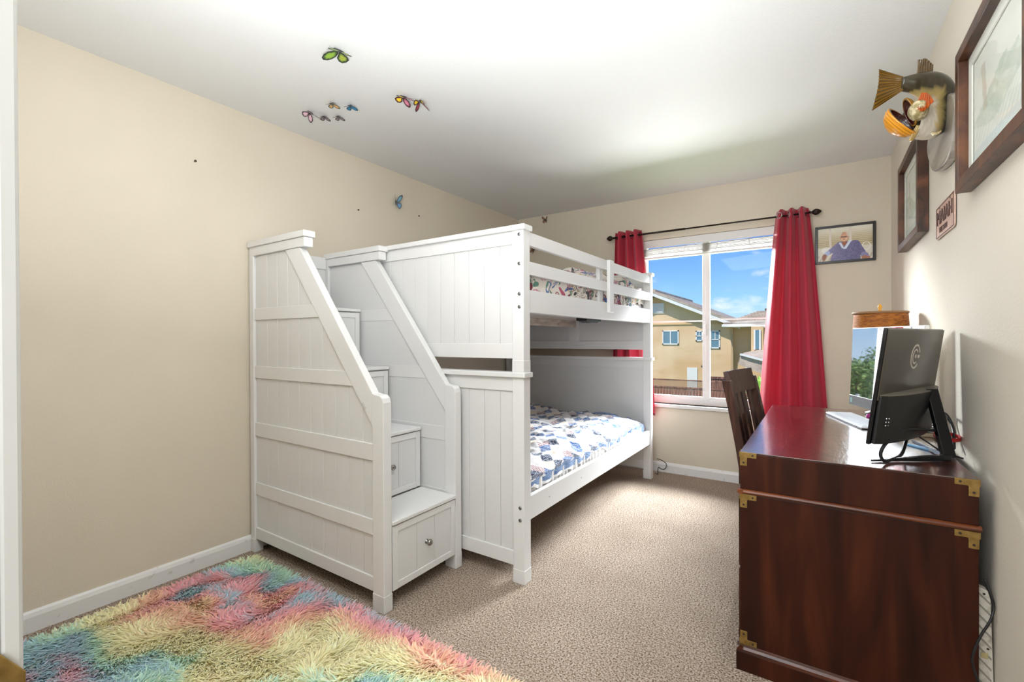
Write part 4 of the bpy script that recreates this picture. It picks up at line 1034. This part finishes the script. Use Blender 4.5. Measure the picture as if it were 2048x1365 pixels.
_t = M_mir.node_tree; _g = N(_t, 'ShaderNodeBsdfGlossy'); _g.inputs['Roughness'].default_value = .015; _g.inputs[0].default_value = (.85, .87, .9, 1)
_mx = N(_t, 'ShaderNodeMixShader'); _mx.inputs[0].default_value = .62; _o = [n for n in _t.nodes if n.type == 'OUTPUT_MATERIAL'][0]
_t.links.new(_t.nodes['Principled BSDF'].outputs[0], _mx.inputs[1]); _t.links.new(_g.outputs[0], _mx.inputs[2]); _t.links.new(_mx.outputs[0], _o.inputs[0])
part('screen', MB().box(-hw2+.004, hw2-.004, ya, yb, .112, .448, M=TA), M_mir, aio)
part('chin', MB().box(-hw2+.002, hw2-.002, *fb(.0002, .005), .062, .1115, M=TA), mat('chin_grey', '54585C', .3), aio, bevel=.001)
# round badge with two strokes on the chin (left end)
bd = MB(); lx = -hw2+.022 if FS < 0 else -hw2+.022
for q in (-.006, .001, .008): bd.box(lx+q, lx+q+.0028, *fb(.0052, .0062), .074, .098, M=TA)
part('badge', bd, mat('teal_badge', '9CC8C6', .3), aio)
part('stand', MB().prism([(-.09, 0), (.09, 0), (.075, .12), (-.075, .12)], 'y', *fb(-.016, -.035)).box(-.11, .11, *fb(.015, -.10), 0, .010), M_wf, aio, bevel=.003)

# keyboard
kd = Vector((.122, -.40)).normalized(); kb, _ = oriented('keyboard', 'slim white keyboard lying on the desk in front of the white framed computer', 'keyboard', (2.808, 2.765, KZ), (kd.x, kd.y), 0)
part('base', MB().box(-.215, .215, -.060, .060, .004, .012), mat('kb_white', 'E6E8EC', .35), kb, bevel=.002)
part('underside', MB().box(-.212, .212, -.057, .057, .0005, .0038), M_dark, kb)
key = None
for r_ in range(5):
    for c_ in range(18):
        w = .0195; x = -.206+c_*.0230; y = -.052+r_*.0212
        if key is None: key = part('key', MB().box(x, x+w, y, y+.0175, .0122, .0150), mat('key_white', 'D7DCE4', .4), kb); kx, ky = x, y
        else: c = key.copy(); COL.objects.link(c); c.location = (x-kx, y-ky, 0)

# table lamp behind the screens
lp = thing('table_lamp', 'table lamp with a woven brown oval shade and yellow finial in the desk corner', 'lamp', (2.922, 3.060, KZ))
M_shade = mat('woven_shade', 'A8651E', .75, noise=[((40, 40, 160), '7C4412', .40, .62, 3)], bump=((60, 60, 500), .5, .002))
part('base', MB().lathe([(.062, 0), (.064, .012), (.03, .026), (.016, .05), (.03, .10), (.045, .16), (.034, .24), (.014, .30), (.011, .36)], c=(2.922, 3.06, KZ), n=28), M_bronze, lp, smooth=True)
part('shade', MB().grid(lambda u, v: Vector((2.924+(.110+.008*v)*math.cos(2*PI*u), 3.06+(.100+.008*v)*math.sin(2*PI*u), 1.306-.120*v)), 48, 6, closed_u=True), M_shade, lp, smooth=True, solid=.003)
part('shade_rim', MB().grid(lambda u, v: Vector((2.922+(.1145+.004*math.cos(2*PI*v))*math.cos(2*PI*u), 3.06+(.1025+.004*math.cos(2*PI*v))*math.sin(2*PI*u), 1.307+.006*math.sin(2*PI*v))), 48, 8, closed_u=True), mat('shade_rim', '8E6A48', .6), lp, smooth=True)
m = MB(); m.tube([(2.922, 3.06, KZ+.35), (2.922, 3.06, 1.312)], .004, 8)
for k in range(3): m.tube([(2.922, 3.06, 1.298), (2.922+.11*math.cos(k*2.1), 3.06+.099*math.sin(k*2.1), 1.302)], .0015, 6)
part('harp', m, M_bronze, lp)
part('finial', MB().lathe([(.004, 0), (.009, .006), (.006, .014), (.010, .026), (.006, .038), (.001, .044)], c=(2.922, 3.06, 1.31), n=16), mat('amber_finial', 'D89A2C', .3), lp, smooth=True)

# small things on the desk
top('wooden_box', MB().box(2.905, 3.062, 2.480, 2.680, KZ+.0005, KZ+.016), mat('tan_edge', 'B8A58A', .5), 'flat tan edged tablet case lying behind the black monitor stand', 'case', loc=(2.96, 2.64, KZ), bevel=.003).name = 'tablet_case'
bpy.data.objects['tablet_case']
part('cover', MB().box(2.909, 3.058, 2.484, 2.676, KZ+.0162, KZ+.021), mat('case_dark', '4A4E52', .35), bpy.data.objects['tablet_case'], bevel=.002)
top('paper_strip', MB().prism([(2.930, 2.262), (2.944, 2.268), (3.022, 2.180), (3.004, 2.150)], 'z', KZ+.0005, KZ+.006), mat('light_blue_plastic', '7FB4E0', .35), 'light blue flat pointed strip lying under the black monitor', 'ruler', loc=(2.97, 2.21, KZ), bevel=.001)
top('eraser', MB().lathe([(.010, 0), (.012, .004), (.010, .014), (.004, .018)], c=(2.868, 2.935, KZ+.0003), n=14), mat('magenta', 'C2379A', .4), 'small magenta knob shaped item behind the keyboard', 'trinket', loc=(2.868, 2.935, KZ), smooth=True)
top('bottle_cap', MB().lathe([(.012, 0), (.013, .014), (.010, .020)], c=(2.900, 2.84, KZ+.0003), n=16), mat('cap_blue', '7C93DA', .4), 'small pale blue cap under the white framed computer', 'cap', loc=(2.90, 2.84, KZ), smooth=True)
def cable(name, pts, r, label, mat_=M_cord, n=60, cat='cable', **k):
    return top(name, MB().tube(smooth_path(pts, n), r, 8), mat_, label, cat, loc=pts[len(pts)//2], smooth=True, **k)
cable('video_cable', [(2.925, 2.085, .862), (2.908, 2.055, .830), (2.888, 1.995, .792), (2.858, 1.931, .784), (2.832, 1.880, .786), (2.822, 1.868, .808), (2.832, 1.872, .838), (2.856, 1.895, .862), (2.888, 1.935, .880), (2.930, 2.0, .878), (2.984, 2.075, .868), (3.021, 2.16, .883), (3.036, 2.24, .896), (3.034, 2.30, .900), (3.05, 2.31, .893), (3.062, 2.30, .865), (3.064, 2.265, .836), (3.058, 2.235, .81), (3.052, 2.20, .79)], .0052, 'thick black cable looping from the black monitor down to the desk top', n=120)
part('plug', MB().box(-.011, .011, -.007, .007, -.022, .018, M=Matrix.Translation((2.925, 2.085, .885))), M_cord, bpy.data.objects['video_cable'], bevel=.002)
cable('power_cable', [(2.938, 2.13, .875), (2.940, 2.14, .850), (2.950, 2.15, .832), (2.975, 2.15, .812), (3.0, 2.125, .795), (3.035, 2.11, .782), (3.055, 2.09, .779)], .0028, 'thin black cable drooping behind the black monitor stand')
for k in range(4):
    cable('thin_cable', [(2.95+.012*k, 2.45-.02*k, .880-.012*k), (2.985+.008*k, 2.37, .866-.008*k), (3.02, 2.30-.01*k, .845-.01*k), (3.05, 2.25, .828-.012*k)], .0022, ['uppermost thin black cable of the bundle behind the black monitor', 'second thin black cable from the top of the bundle behind the black monitor', 'third thin black cable from the top of the bundle behind the black monitor', 'lowest thin black cable of the bundle behind the black monitor'][k], n=20, group='thin cables bundled behind the black monitor')
vt = thing('cable_tie', 'red hook and loop tie around the cables at the black monitor stand', 'cable tie', (3.03, 2.2, .83))
part('strap', MB().grid(lambda u, v: Vector((3.032+.040*math.cos(2*PI*u), 2.185+.068*math.sin(2*PI*u)+.035*math.cos(2*PI*u), .826+.012*v-.006*math.cos(2*PI*u))), 40, 1, closed_u=True), mat('red_strap', 'B81A1A', .6), vt, solid=.0016)

# power strip behind the desk, on its end
ps = thing('power_strip', 'worn white ribbed power strip standing on end between the desk and the right wall', 'power strip', (3.056, 1.845, .1))
M_ps = mat('aged_white', 'CFC9BC', .5, noise=[(40, 'A8A091', .5, .7, 3)])
part('housing', MB().prism([(3.041, .135), (3.047, .128), (3.068, .128), (3.0735, .14), (3.066, .43), (3.060, .455), (3.041, .462)], 'y', 1.842, 1.872), M_ps, ps, bevel=.002)
for k in range(10):
    z = .15+k*.031; part('rib', MB().prism([(3.0415, z+.012), (3.0415, z+.018), (3.0665, z-.008), (3.0665, z-.014)], 'y', 1.8395, 1.842), mat('rib_grey', '8D877C', .6), ps)
for (x, z) in ((3.052, .445), (3.060, .29), (3.064, .142)): part('screw', MB().lathe([(.003, 0), (.003, .001)], M=Matrix.Rotation(PI/2, 4, 'X'), c=(x, 1.8418, z), n=10), M_screw, ps)
part('switch', MB().box(3.045, 3.060, 1.8385, 1.842, .262, .278), mat('switch_tan', 'B8A878', .5), ps, bevel=.001)
cable('extension_cord', [(3.052, 1.835, .49), (3.062, 1.826, .455), (3.068, 1.824, .42), (3.058, 1.812, .385), (3.040, 1.806, .345), (3.025, 1.803, .30), (3.020, 1.803, .26), (3.035, 1.806, .20), (3.058, 1.82, .15), (3.050, 1.83, .12), (3.047, 1.84, .012)], .0032, 'thin black cord hanging in front of the power strip by the wall')
cable('floor_cord', [(1.47, 4.08, .12), (1.52, 4.075, .11), (1.555, 4.07, .085), (1.55, 4.05, .05), (1.52, 4.04, .045), (1.50, 4.03, .06), (1.495, 4.02, .03), (1.50, 4.0, .007), (1.47, 4.03, .006)], .0035, 'thin black cord curled on the carpet by the far bed foot')

# ------------------------------------------------------------ wall nails
M_nail = mat('nail_rust', '4A3222', .6)
for i, (y, z) in enumerate(((1.074, 2.094), (2.076, 2.075), (2.656, 2.160))):
    top('nail', MB().lathe([(.0022, 0), (.0022, .010), (.006, .0102), (.006, .0115)], M=Matrix.Rotation(PI/2, 4, 'Y'), c=(.0005, y, z), n=12), M_nail,
        ['small brown nail in the left wall, nearest the door', 'small brown nail in the left wall, left of the blue butterfly', 'small brown nail in the left wall, right of the blue butterfly'][i], 'nail', loc=(0, y, z))

# ------------------------------------------------------------ paper butterflies
M_wing = mat('butterfly_wing', rough=.5, attr='col', coat=.2)
def butterfly(label, loc, nrm, head, size, c_in, c_out, c_edge, fold=38, hind=None, group=None, asym=0):
    """nrm: away from the surface, head: direction of the head along the surface"""
    n_ = Vector(nrm).normalized(); h_ = Vector(head); h_ = (h_-n_*h_.dot(n_)).normalized(); s_ = h_.cross(n_)
    root = thing('butterfly', label, 'butterfly', loc, off=Vector((0, 0, 0)), group=group)
    root.rotation_euler = Matrix((s_, h_, n_)).transposed().to_euler()
    q = size/2
    fore = [(.04, .05), (.10, .28), (.34, .72), (.62, .98), (.90, 1.05), (1.0, .92), (.92, .62), (.74, .36), (.50, .14), (.20, .02)]
    hin = [(.04, .0), (.25, .02), (.52, .06), (.70, -.12), (.74, -.38), (.58, -.66), (.36, -.80), (.20, -.62), (.10, -.30)]
    for sgn in (-1, 1):
        fa = math.radians(fold+asym*sgn)
        for nm, poly, cin in (('forewing', fore, c_in), ('hindwing', hin, hind or c_in)):
            m = MB(); cols = []; cx = sum(p[0] for p in poly)/len(poly); cy = sum(p[1] for p in poly)/len(poly)
            levels = ((0, c_in if nm == 'forewing' else cin), (.45, cin), (.70, c_out), (.84, c_edge), (1.0, c_edge)); k = len(poly)*2
            P2 = []
            for i in range(len(poly)):
                a_, b_ = poly[i], poly[(i+1) % len(poly)]; P2 += [a_, ((a_[0]+b_[0])/2, (a_[1]+b_[1])/2)]
            for lv, c in levels:
                for i, (px_, py_) in enumerate(P2):
                    x = cx+(px_-cx)*lv; y = cy+(py_-cy)*lv; xx = x*q
                    m.v.append((sgn*(xx*math.cos(fa)+.0015), y*q, .003+xx*math.sin(fa)+.0012*(nm == 'hindwing')-.06*q*math.sin(y*2)*0)); cc_ = np.array(lin(c))
                    if lv in (.70,) and i % 3 == 0: cc_ = np.array(lin(c_edge))
                    cols.append(cc_)
            for j in range(len(levels)-1):
                for i in range(k): m.f.append((j*k+i, j*k+(i+1) % k, (j+1)*k+(i+1) % k, (j+1)*k+i))
            m.c = cols; part(nm, m, M_wing, root, solid=.0007)
    part('body', MB().lathe([(.0006, -.32*q), (.0022, -.2*q), (.0026, .05*q), (.003, .22*q), (.0024, .36*q), (.0008, .42*q)], M=Matrix.Translation((0, 0, .003)) @ Matrix.Rotation(-PI/2, 4, 'X'), n=10), M_dark, root, smooth=True)
    for sgn in (-1, 1): part('antenna', MB().tube([(0, .38*q, .004), (sgn*.12*q, .62*q, .008), (sgn*.24*q, .80*q, .010), (sgn*.26*q, .82*q, .010)], [.0004, .0004, .0004, .0010], 5), M_dark, root)
    return root
ZC = ROOM_H-.0008
dn = (0, 0, -1)
butterfly('large green butterfly stuck on the ceiling, nearest the camera', (.925, 1.265, ZC), dn, (-.3, -1, 0), .120, '7A9A2E', '4F6B28', '1B2415', 42, hind='8E9A2C')
butterfly('pale pink butterfly with dark rims, lowest in the ceiling cluster near the left wall', (.318, 1.515, ZC), dn, (-.25, 1, 0), .100, 'E6C3CE', 'D9AEBE', '2A1E24', 40)
butterfly('small grey butterfly on the ceiling directly above the pale pink one', (.335, 1.585, ZC), dn, (1, .5, 0), .062, '8A7C80', '5E5256', '3A3034', 36)
butterfly('small grey butterfly on the ceiling at the right of the pale pink one', (.402, 1.630, ZC), dn, (1, .3, 0), .062, '857A7C', '5E5256', '40363A', 36)
butterfly('small tan and teal butterfly on the ceiling, left of the small bright blue one', (.500, 1.522, ZC), dn, (1, .4, 0), .068, 'C99A6A', '8F7A52', '3A4A3C', 36)
butterfly('small bright blue butterfly on the ceiling beside the tan and teal one', (.560, 1.590, ZC), dn, (1, .3, 0), .068, '2E7FA8', '256C94', '17343F', 36)
butterfly('dark red and pink butterfly on the ceiling, left of the two that overlap', (.868, 1.685, ZC), dn, (.5, 1, 0), .098, 'C4788A', '7A2E3A', '2E1618', 40, hind='E8C41E')
butterfly('dark red butterfly with yellow hindwings on the ceiling, right of the two that overlap', (.905, 1.770, ZC), dn, (-.5, 1, 0), .098, 'A03848', '6A2430', '2A1416', 40, hind='F0CC1A')
butterfly('blue and black butterfly stuck on the left wall above the bunk bed', (.0008, 2.420, 2.205), (1, 0, 0), (0, -.12, 1), .112, '5A90A8', '2C6080', '16242C', 48, hind='2A78A8')
butterfly('tiny dark brown butterfly high on the back wall near the ceiling corner', (.330, YD-.0008, 2.387), (0, -1, 0), (0, 0, 1), .072, 'A8623A', '5A3020', '20120C', 30)
butterfly('tiny dark brown butterfly on the back wall seen through the gap of the guard rail', (.182, YD-.0008, 2.095), (0, -1, 0), (.5, 0, 1), .072, 'A8623A', '4A2A20', '20120C', 40)

# ------------------------------------------------------------ outside: ground, neighbouring house, fence, plants
GZ = -2.9
M_grass = mat('lawn', '6F8C48', .9, noise=[(3, '88A45A', .4, .6, 5)])
struct('ground', MB().box(-70, 60, 4.6, 90, GZ-.2, GZ), M_grass)
M_st = mat('stucco', 'C9A67C', .9, noise=[((.35, .35, .6), 'DDC3A0', .35, .70, 6), ((.8, .8, 2), 'BE9C72', .58, .9, 6)], bump=(30, .2, .02))
M_st2 = mat('stucco_band', 'C9A87A', .9)
M_fas = mat('fascia_white', 'D8D6D2', .6)
M_tile = mat('concrete_tile', 'B7A594', .85, noise=[((2, 2, 2), '97877A', .4, .7, 4)])
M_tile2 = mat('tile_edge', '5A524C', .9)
M_wg = mat('house_glass', '5E7F8E', .12, coat=.6)
hs = thing('neighbour_house', 'two storey tan stucco house with tiled roof seen through the window', 'house', (-4, 31, GZ))
HY = 30.0
def gz(x): return 3.90-.432*abs(x+6.15)
part('gable_wall', MB().prism([(-12.5, GZ), (-1.60, GZ), (-1.60, gz(-1.6)-.06), (-6.15, 3.84), (-12.5, gz(-12.5)-.06)], 'y', HY, HY+.3), M_st, hs)
part('wing_wall', MB().box(-1.60, 9, HY+.25, HY+.6, GZ, 1.85), M_st, hs)
part('side_wall', MB().box(-1.9, -1.61, HY+.3, HY+9, GZ, 1.8), M_st, hs)
for sgn in (-1, 1):
    xe = -6.15+sgn*5.0
    m = MB(); m.prism([(-6.15, 4.06), (xe, 4.06-.432*5.0), (xe, 4.06-.432*5.0-.22), (-6.15, 3.84)], 'y', HY-.60, HY-.54); part('barge_board', m, M_fas, hs)
    rf = part('gable_roof', MB().prism([(-6.15, 4.16), (xe, 4.16-.432*5.0), (xe, 4.06-.432*5.0), (-6.15, 4.06)], 'y', HY-.62, HY+10), M_tile, hs)
    # tile courses: strips running across the slope
    m = MB()
    for k in range(24):
        x = -6.15+sgn*(.1+k*.2); z = 4.17-.432*abs(x+6.15)
        for j in range(16):
            y = HY-.46+j*.62; m.prism([(x, z), (x+sgn*.19, z-.085), (x+sgn*.19, z-.045), (x, z+.03)], 'y', y, y+.58)
    part('roof_tiles', m, M_tile, rf, kind='stuff')
m = MB(); m.tube([(-6.15, HY-.46, 4.2), (-6.15, HY+10, 4.2)], .12, 8); part('ridge_cap', m, M_tile, hs)
# gable vent
vt_ = part('gable_vent', MB().box(-6.15-.16, -5.62, HY-.05, HY, 2.75, 3.42), M_fas, hs)
for k in range(6): part('louvre', MB().box(-6.25, -5.68, HY-.08, HY-.05, 2.82+k*.095, 2.87+k*.095), M_fas, vt_)
part('string_course', MB().box(-12.5, -2.2, HY-.06, HY, 2.02, 2.10), M_st2, hs)
def hwin(x0, x1, z0, z1, y, bars, name='window'):
    w = part(name, MB().box(x0, x1, y-.05, y+.02, z0, z0+.07).box(x0, x1, y-.05, y+.02, z1-.07, z1).box(x0, x0+.07, y-.05, y+.02, z0, z1).box(x1-.07, x1, y-.05, y+.02, z0, z1), M_fas, hs)
    part('pane', MB().box(x0+.07, x1-.07, y-.02, y-.005, z0+.07, z1-.07), M_wg, w)
    for b_ in bars: part('glazing_bar', MB().box(*b_), M_fas, w)
hwin(-5.72, -4.70, .76, 1.66, HY, [(-5.24, -5.18, HY-.05, HY-.02, .83, 1.59)])
hwin(-3.69, -3.27, .98, 1.62, HY, [(-3.69, -3.27, HY-.05, HY-.02, 1.27, 1.32), (-3.50, -3.46, HY-.05, HY-.02, 1.32, 1.55)])
hwin(-2.86, -2.30, .54, 1.62, HY, [(-2.86, -2.30, HY-.05, HY-.02, 1.05, 1.10), (-2.60, -2.56, HY-.05, HY-.02, 1.10, 1.55)])
part('house_door', MB().box(-4.20, -3.60, HY-.04, HY, GZ, -.66), M_fas, hs)
part('door_light', MB().box(-3.35, -3.22, HY-.22, HY, -.62, -.50), M_tile2, hs)
# wing roof with gutter
def wr(x, y): return 1.98+.2154*(y-29.1)
part('wing_roof', MB().add([(-2.0, 29.1, 1.98), (9, 29.1, 1.98), (9, 33.0, 2.82), (-.6, 33.0, 2.82), (-2.0, 29.1, 1.84), (9, 29.1, 1.84), (9, 33.0, 1.84), (-2.0, 33.0, 1.84), (-2.0, 33., 1.98)], [(0, 1, 2, 3), (4, 5, 1, 0), (1, 5, 6, 2), (4, 7, 6, 5), (0, 3, 8), (4, 0, 8, 7), (3, 2, 6, 7, 8)]), M_tile, hs)
m = MB(); m2 = MB()
for k in range(11):
    y = 29.12+k*.36; z = wr(0, y)+.02; xl = -1.95+1.4*(y-29.1)/3.9
    n_ = int((9-xl)/.42)
    for j in range(n_):
        x = xl+j*.42; m.add([(x, y, z), (x+.40, y, z), (x+.40, y+.34, z+.07), (x, y+.34, z+.07), (x, y, z+.075), (x+.40, y, z+.075), (x+.40, y+.34, z+.085), (x, y+.34, z+.085)], [(0, 1, 5, 4), (4, 5, 6, 7), (1, 2, 6, 5), (0, 4, 7, 3)])
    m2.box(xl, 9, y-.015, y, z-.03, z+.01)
part('roof_tiles', m, M_tile, hs, kind='stuff'); part('tile_shadow_strip', m2, M_tile2, hs)  # dark strips put the shade under each tile course in as colour
part('gutter', MB().box(-2.05, -.45, 28.95, 29.1, 1.80, 1.95).box(-.45, 9, 28.95, 29.1, 1.72, 1.86), M_fas, hs, bevel=.02)
part('eave_soffit', MB().box(-1.95, 9, 29.1, 30.3, 1.80, 1.84), M_st2, hs)
part('downspout', MB().box(-1.70, -1.58, HY-.10, HY-.0, GZ, 1.80), M_tile2 if 0 else mat('downspout_tan', 'B49A78', .6), hs)
part('wing_bay', MB().box(-.50, .10, 28.7, 30.3, .42, 1.80), M_st, hs)
for x in (-.36, -.10): part('bay_window', MB().box(x, x+.08, 28.62, 28.70, .52, 1.62), M_fas, hs)
part('bay_pane', MB().box(-.28, -.10, 28.66, 28.70, .55, 1.6), M_wg, hs)
part('porch_roof', MB().add([(-.85, 27.3, .30), (-.95, 27.2, -.25), (.55, 27.2, -.85), (.9, 27.2, -.15), (.05, 28.9, .55), (1.4, 28.9, .45), (-.85, 28.9, .35)], [(0, 1, 2, 3), (0, 3, 5, 4), (0, 4, 6), (0, 6, 1), (3, 2, 5)]), M_tile, hs)
part('porch_fascia', MB().tube([(-.86, 27.2, .30), (.9, 27.1, -.18)], .07, 4), M_fas, hs)
part('porch_post', MB().box(.55, .85, 27.6, 27.9, GZ, -.3), M_fas, hs)
part('chimney', MB().box(-.25, .12, 33.6, 34.4, 2.6, 3.05), M_tile2, hs)
# paling fence
M_pk = mat('weathered_paling', '8A5E50', .9, noise=[((8, 8, 1.2), '5E3E38', .4, .62, 5), ((20, 20, 3), 'B09088', .55, .75, 3)])
fn = thing('paling_fence', 'weathered red brown paling fence with a lattice top beyond the window', 'fence', (-3, 24.9, GZ))
p0 = None
for i in range(74):
    x = -9.2+i*.152
    if p0 is None: p0 = part('paling', MB().prism([(x, GZ), (x+.136, GZ), (x+.136, -1.43), (x, -1.43)], 'y', 24.99, 25.015), M_pk, fn); x0_ = x
    else: c = p0.copy(); COL.objects.link(c); c.location = (x-x0_, RNG.uniform(-.012, .012), RNG.uniform(-.03, .0))
m = MB()
for i in range(150):
    x = -9.2+i*.075
    for s_ in (-1, 1): m.prism([(x, -1.40), (x+.018, -1.40), (x+.018+s_*.34, -1.06), (x+s_*.34, -1.06)], 'y', 25.0+s_*.004, 25.003+s_*.004)
part('lattice', m, M_pk, fn, kind='stuff')
part('fence_rail', MB().box(-9.2, 2.1, 24.97, 25.03, -1.06, -1.00), M_pk, fn); part('fence_rail', MB().box(-9.2, 2.1, 24.96, 25.03, -1.45, -1.38), M_pk, fn)
fn2 = thing('paling_fence', 'short dark paling fence panel standing behind the lattice topped fence', 'fence', (-1.6, 27, GZ))
p0 = None
for i in range(17):
    x = -2.45+i*.125
    if p0 is None: p0 = part('paling', MB().box(x, x+.115, 27, 27.03, GZ, -.98), M_pk, fn2); x0_ = x
    else: c = p0.copy(); COL.objects.link(c); c.location = (x-x0_, RNG.uniform(-.012, .012), RNG.uniform(-.02, .02))
part('fence_rail', MB().box(-2.5, -.3, 26.96, 27.0, -1.05, -.93), M_pk, fn2)
# foliage: many small leaf blades round a crown
M_leafs = [mat('leaf_dark', '3E6332', .7), mat('leaf_mid', '6C8E42', .7), mat('leaf_light', '9AAE5C', .7)]
M_bark = mat('bark', '6B5A48', .9)
def crown(parent, c, R, n, ls, m_, seed, name='foliage', lumps=9):
    r = np.random.default_rng(seed); L = r.normal(0, 1, (lumps, 3)); L = L/np.linalg.norm(L, axis=1)[:, None]*np.array(R)*.55+np.array(c)
    k = r.integers(0, lumps, n); d = r.normal(0, 1, (n, 3)); d /= np.linalg.norm(d, axis=1)[:, None]
    p = L[k]+d*np.array(R)*.52*(r.random((n, 1))**.35)
    a = r.normal(0, 1, (n, 3)); a /= np.linalg.norm(a, axis=1)[:, None]; b_ = np.cross(a, d); b_ /= np.linalg.norm(b_, axis=1)[:, None]+1e-6
    w = ls*(.6+.8*r.random((n, 1)))
    V_ = np.stack([p-a*w, p+b_*w*.45, p+a*w, p-b_*w*.45], 1).reshape(-1, 3)
    mb = MB(); mb.v = [tuple(v) for v in V_]; mb.f = [(4*i, 4*i+1, 4*i+2, 4*i+3) for i in range(n)]
    return part(name, mb, m_, parent, kind='stuff')
def tree(label, x, y, h, R, seed, n=5000, base=GZ, m_=1):
    t_ = thing('tree', label, 'tree', (x, y, base))
    part('trunk', MB().tube([(x, y, base), (x+.1, y, base+h*.4), (x-.05, y+.1, base+h*.75)], [.16, .12, .06], 8).tube([(x+.1, y, base+h*.4), (x+R[0]*.5, y, base+h*.7)], [.08, .03], 6), M_bark, t_)
    crown(t_, (x, y, base+h-R[2]), R, n, .10, M_leafs[m_], seed); crown(t_, (x, y, base+h-R[2]), [q*1.02 for q in R], n//3, .10, M_leafs[min(2, m_+1)], seed, name='paler_foliage'); return t_  # second set of paler leaves mixed through the crown
tree('dark green tree top rising behind the roof of the neighbouring house', 1.6, 42, 7.6, (1.9, 1.6, 1.5), 1, 4000, m_=0)
tree('broad leafy tree beyond the hedge, mirrored in the glossy screen', -13.2, 19.5, 3.9, (2.6, 2.2, 1.6), 2, m_=1)
tree('broad leafy tree standing further back beyond the hedge', -19.0, 23.5, 4.6, (2.8, 2.2, 1.7), 3, m_=1)
hg = thing('hedge', 'clipped low green hedge mirrored in the bottom of the glossy screen', 'hedge', (-9, 14, GZ))
for i in range(7): crown(hg, (-12.0+i*1.15, 11.6+i*.95, GZ+.95), (1.1, 1.0, 1.0), 2600, .055, M_leafs[1 if i % 2 else 2], 20+i, lumps=12)
wfn = thing('rail_fence', 'low white post fence beyond the hedge', 'fence', (-12, 17, GZ))
for i in range(7): part('fence_post', MB().box(-15.5+i*1.35, -15.4+i*1.35, 14.0+i*1.2, 14.1+i*1.2, GZ, GZ+2.35), M_fas, wfn)
part('fence_wire', MB().tube([(-15.45, 14.05, GZ+2.1), (-7.35, 21.25, GZ+2.1)], .025, 5).tube([(-15.45, 14.05, GZ+1.6), (-7.35, 21.25, GZ+1.6)], .025, 5), M_fas, wfn)
# broad-leaved plant near the window
bp_ = thing('banana_plant', 'tall plant with upright broad green leaves outside beside the red curtain', 'plant', (1.36, 14.4, GZ))
M_bl = mat('broad_leaf', '6F9E2E', .45, noise=[((3, 3, 10), 'A8C25A', .45, .7, 3)]); r_ = random.Random(4)
for i in range(22):
    a = r_.uniform(0, 2*PI); ln = r_.uniform(.8, 1.5); sp_ = r_.uniform(.10, .42); zb = r_.uniform(-.95, -.30); w = r_.uniform(.06, .12)
    bx0 = Vector((1.36+.12*math.cos(a), 14.4+.12*math.sin(a), GZ+.1)); d = Vector((math.cos(a), math.sin(a), 0)); sd = Vector((-d.y, d.x, 0))
    st_ = Vector((1.36, 14.4, 0))+d*.16+Vector((0, 0, zb-.4))
    part('stalk', MB().tube([bx0, st_*1.0], [.022, .012], 6), M_bl, bp_)
    ztop_ = min(.45, zb+ln)
    def lf(u, v, st_=st_, d=d, sd=sd, w=w, sp_=sp_, ln=ln):
        prof = math.sin(PI*min(1, v*.95+.05))**.7
        return st_+d*(sp_*v*v)+Vector((0, 0, (ln*.72)*v-.16*v**3))+sd*(w*prof*(2*u-1))+d*(-.04*abs(2*u-1)*prof)
    part('leaf', MB().grid(lf, 4, 8), M_bl, bp_, smooth=True)
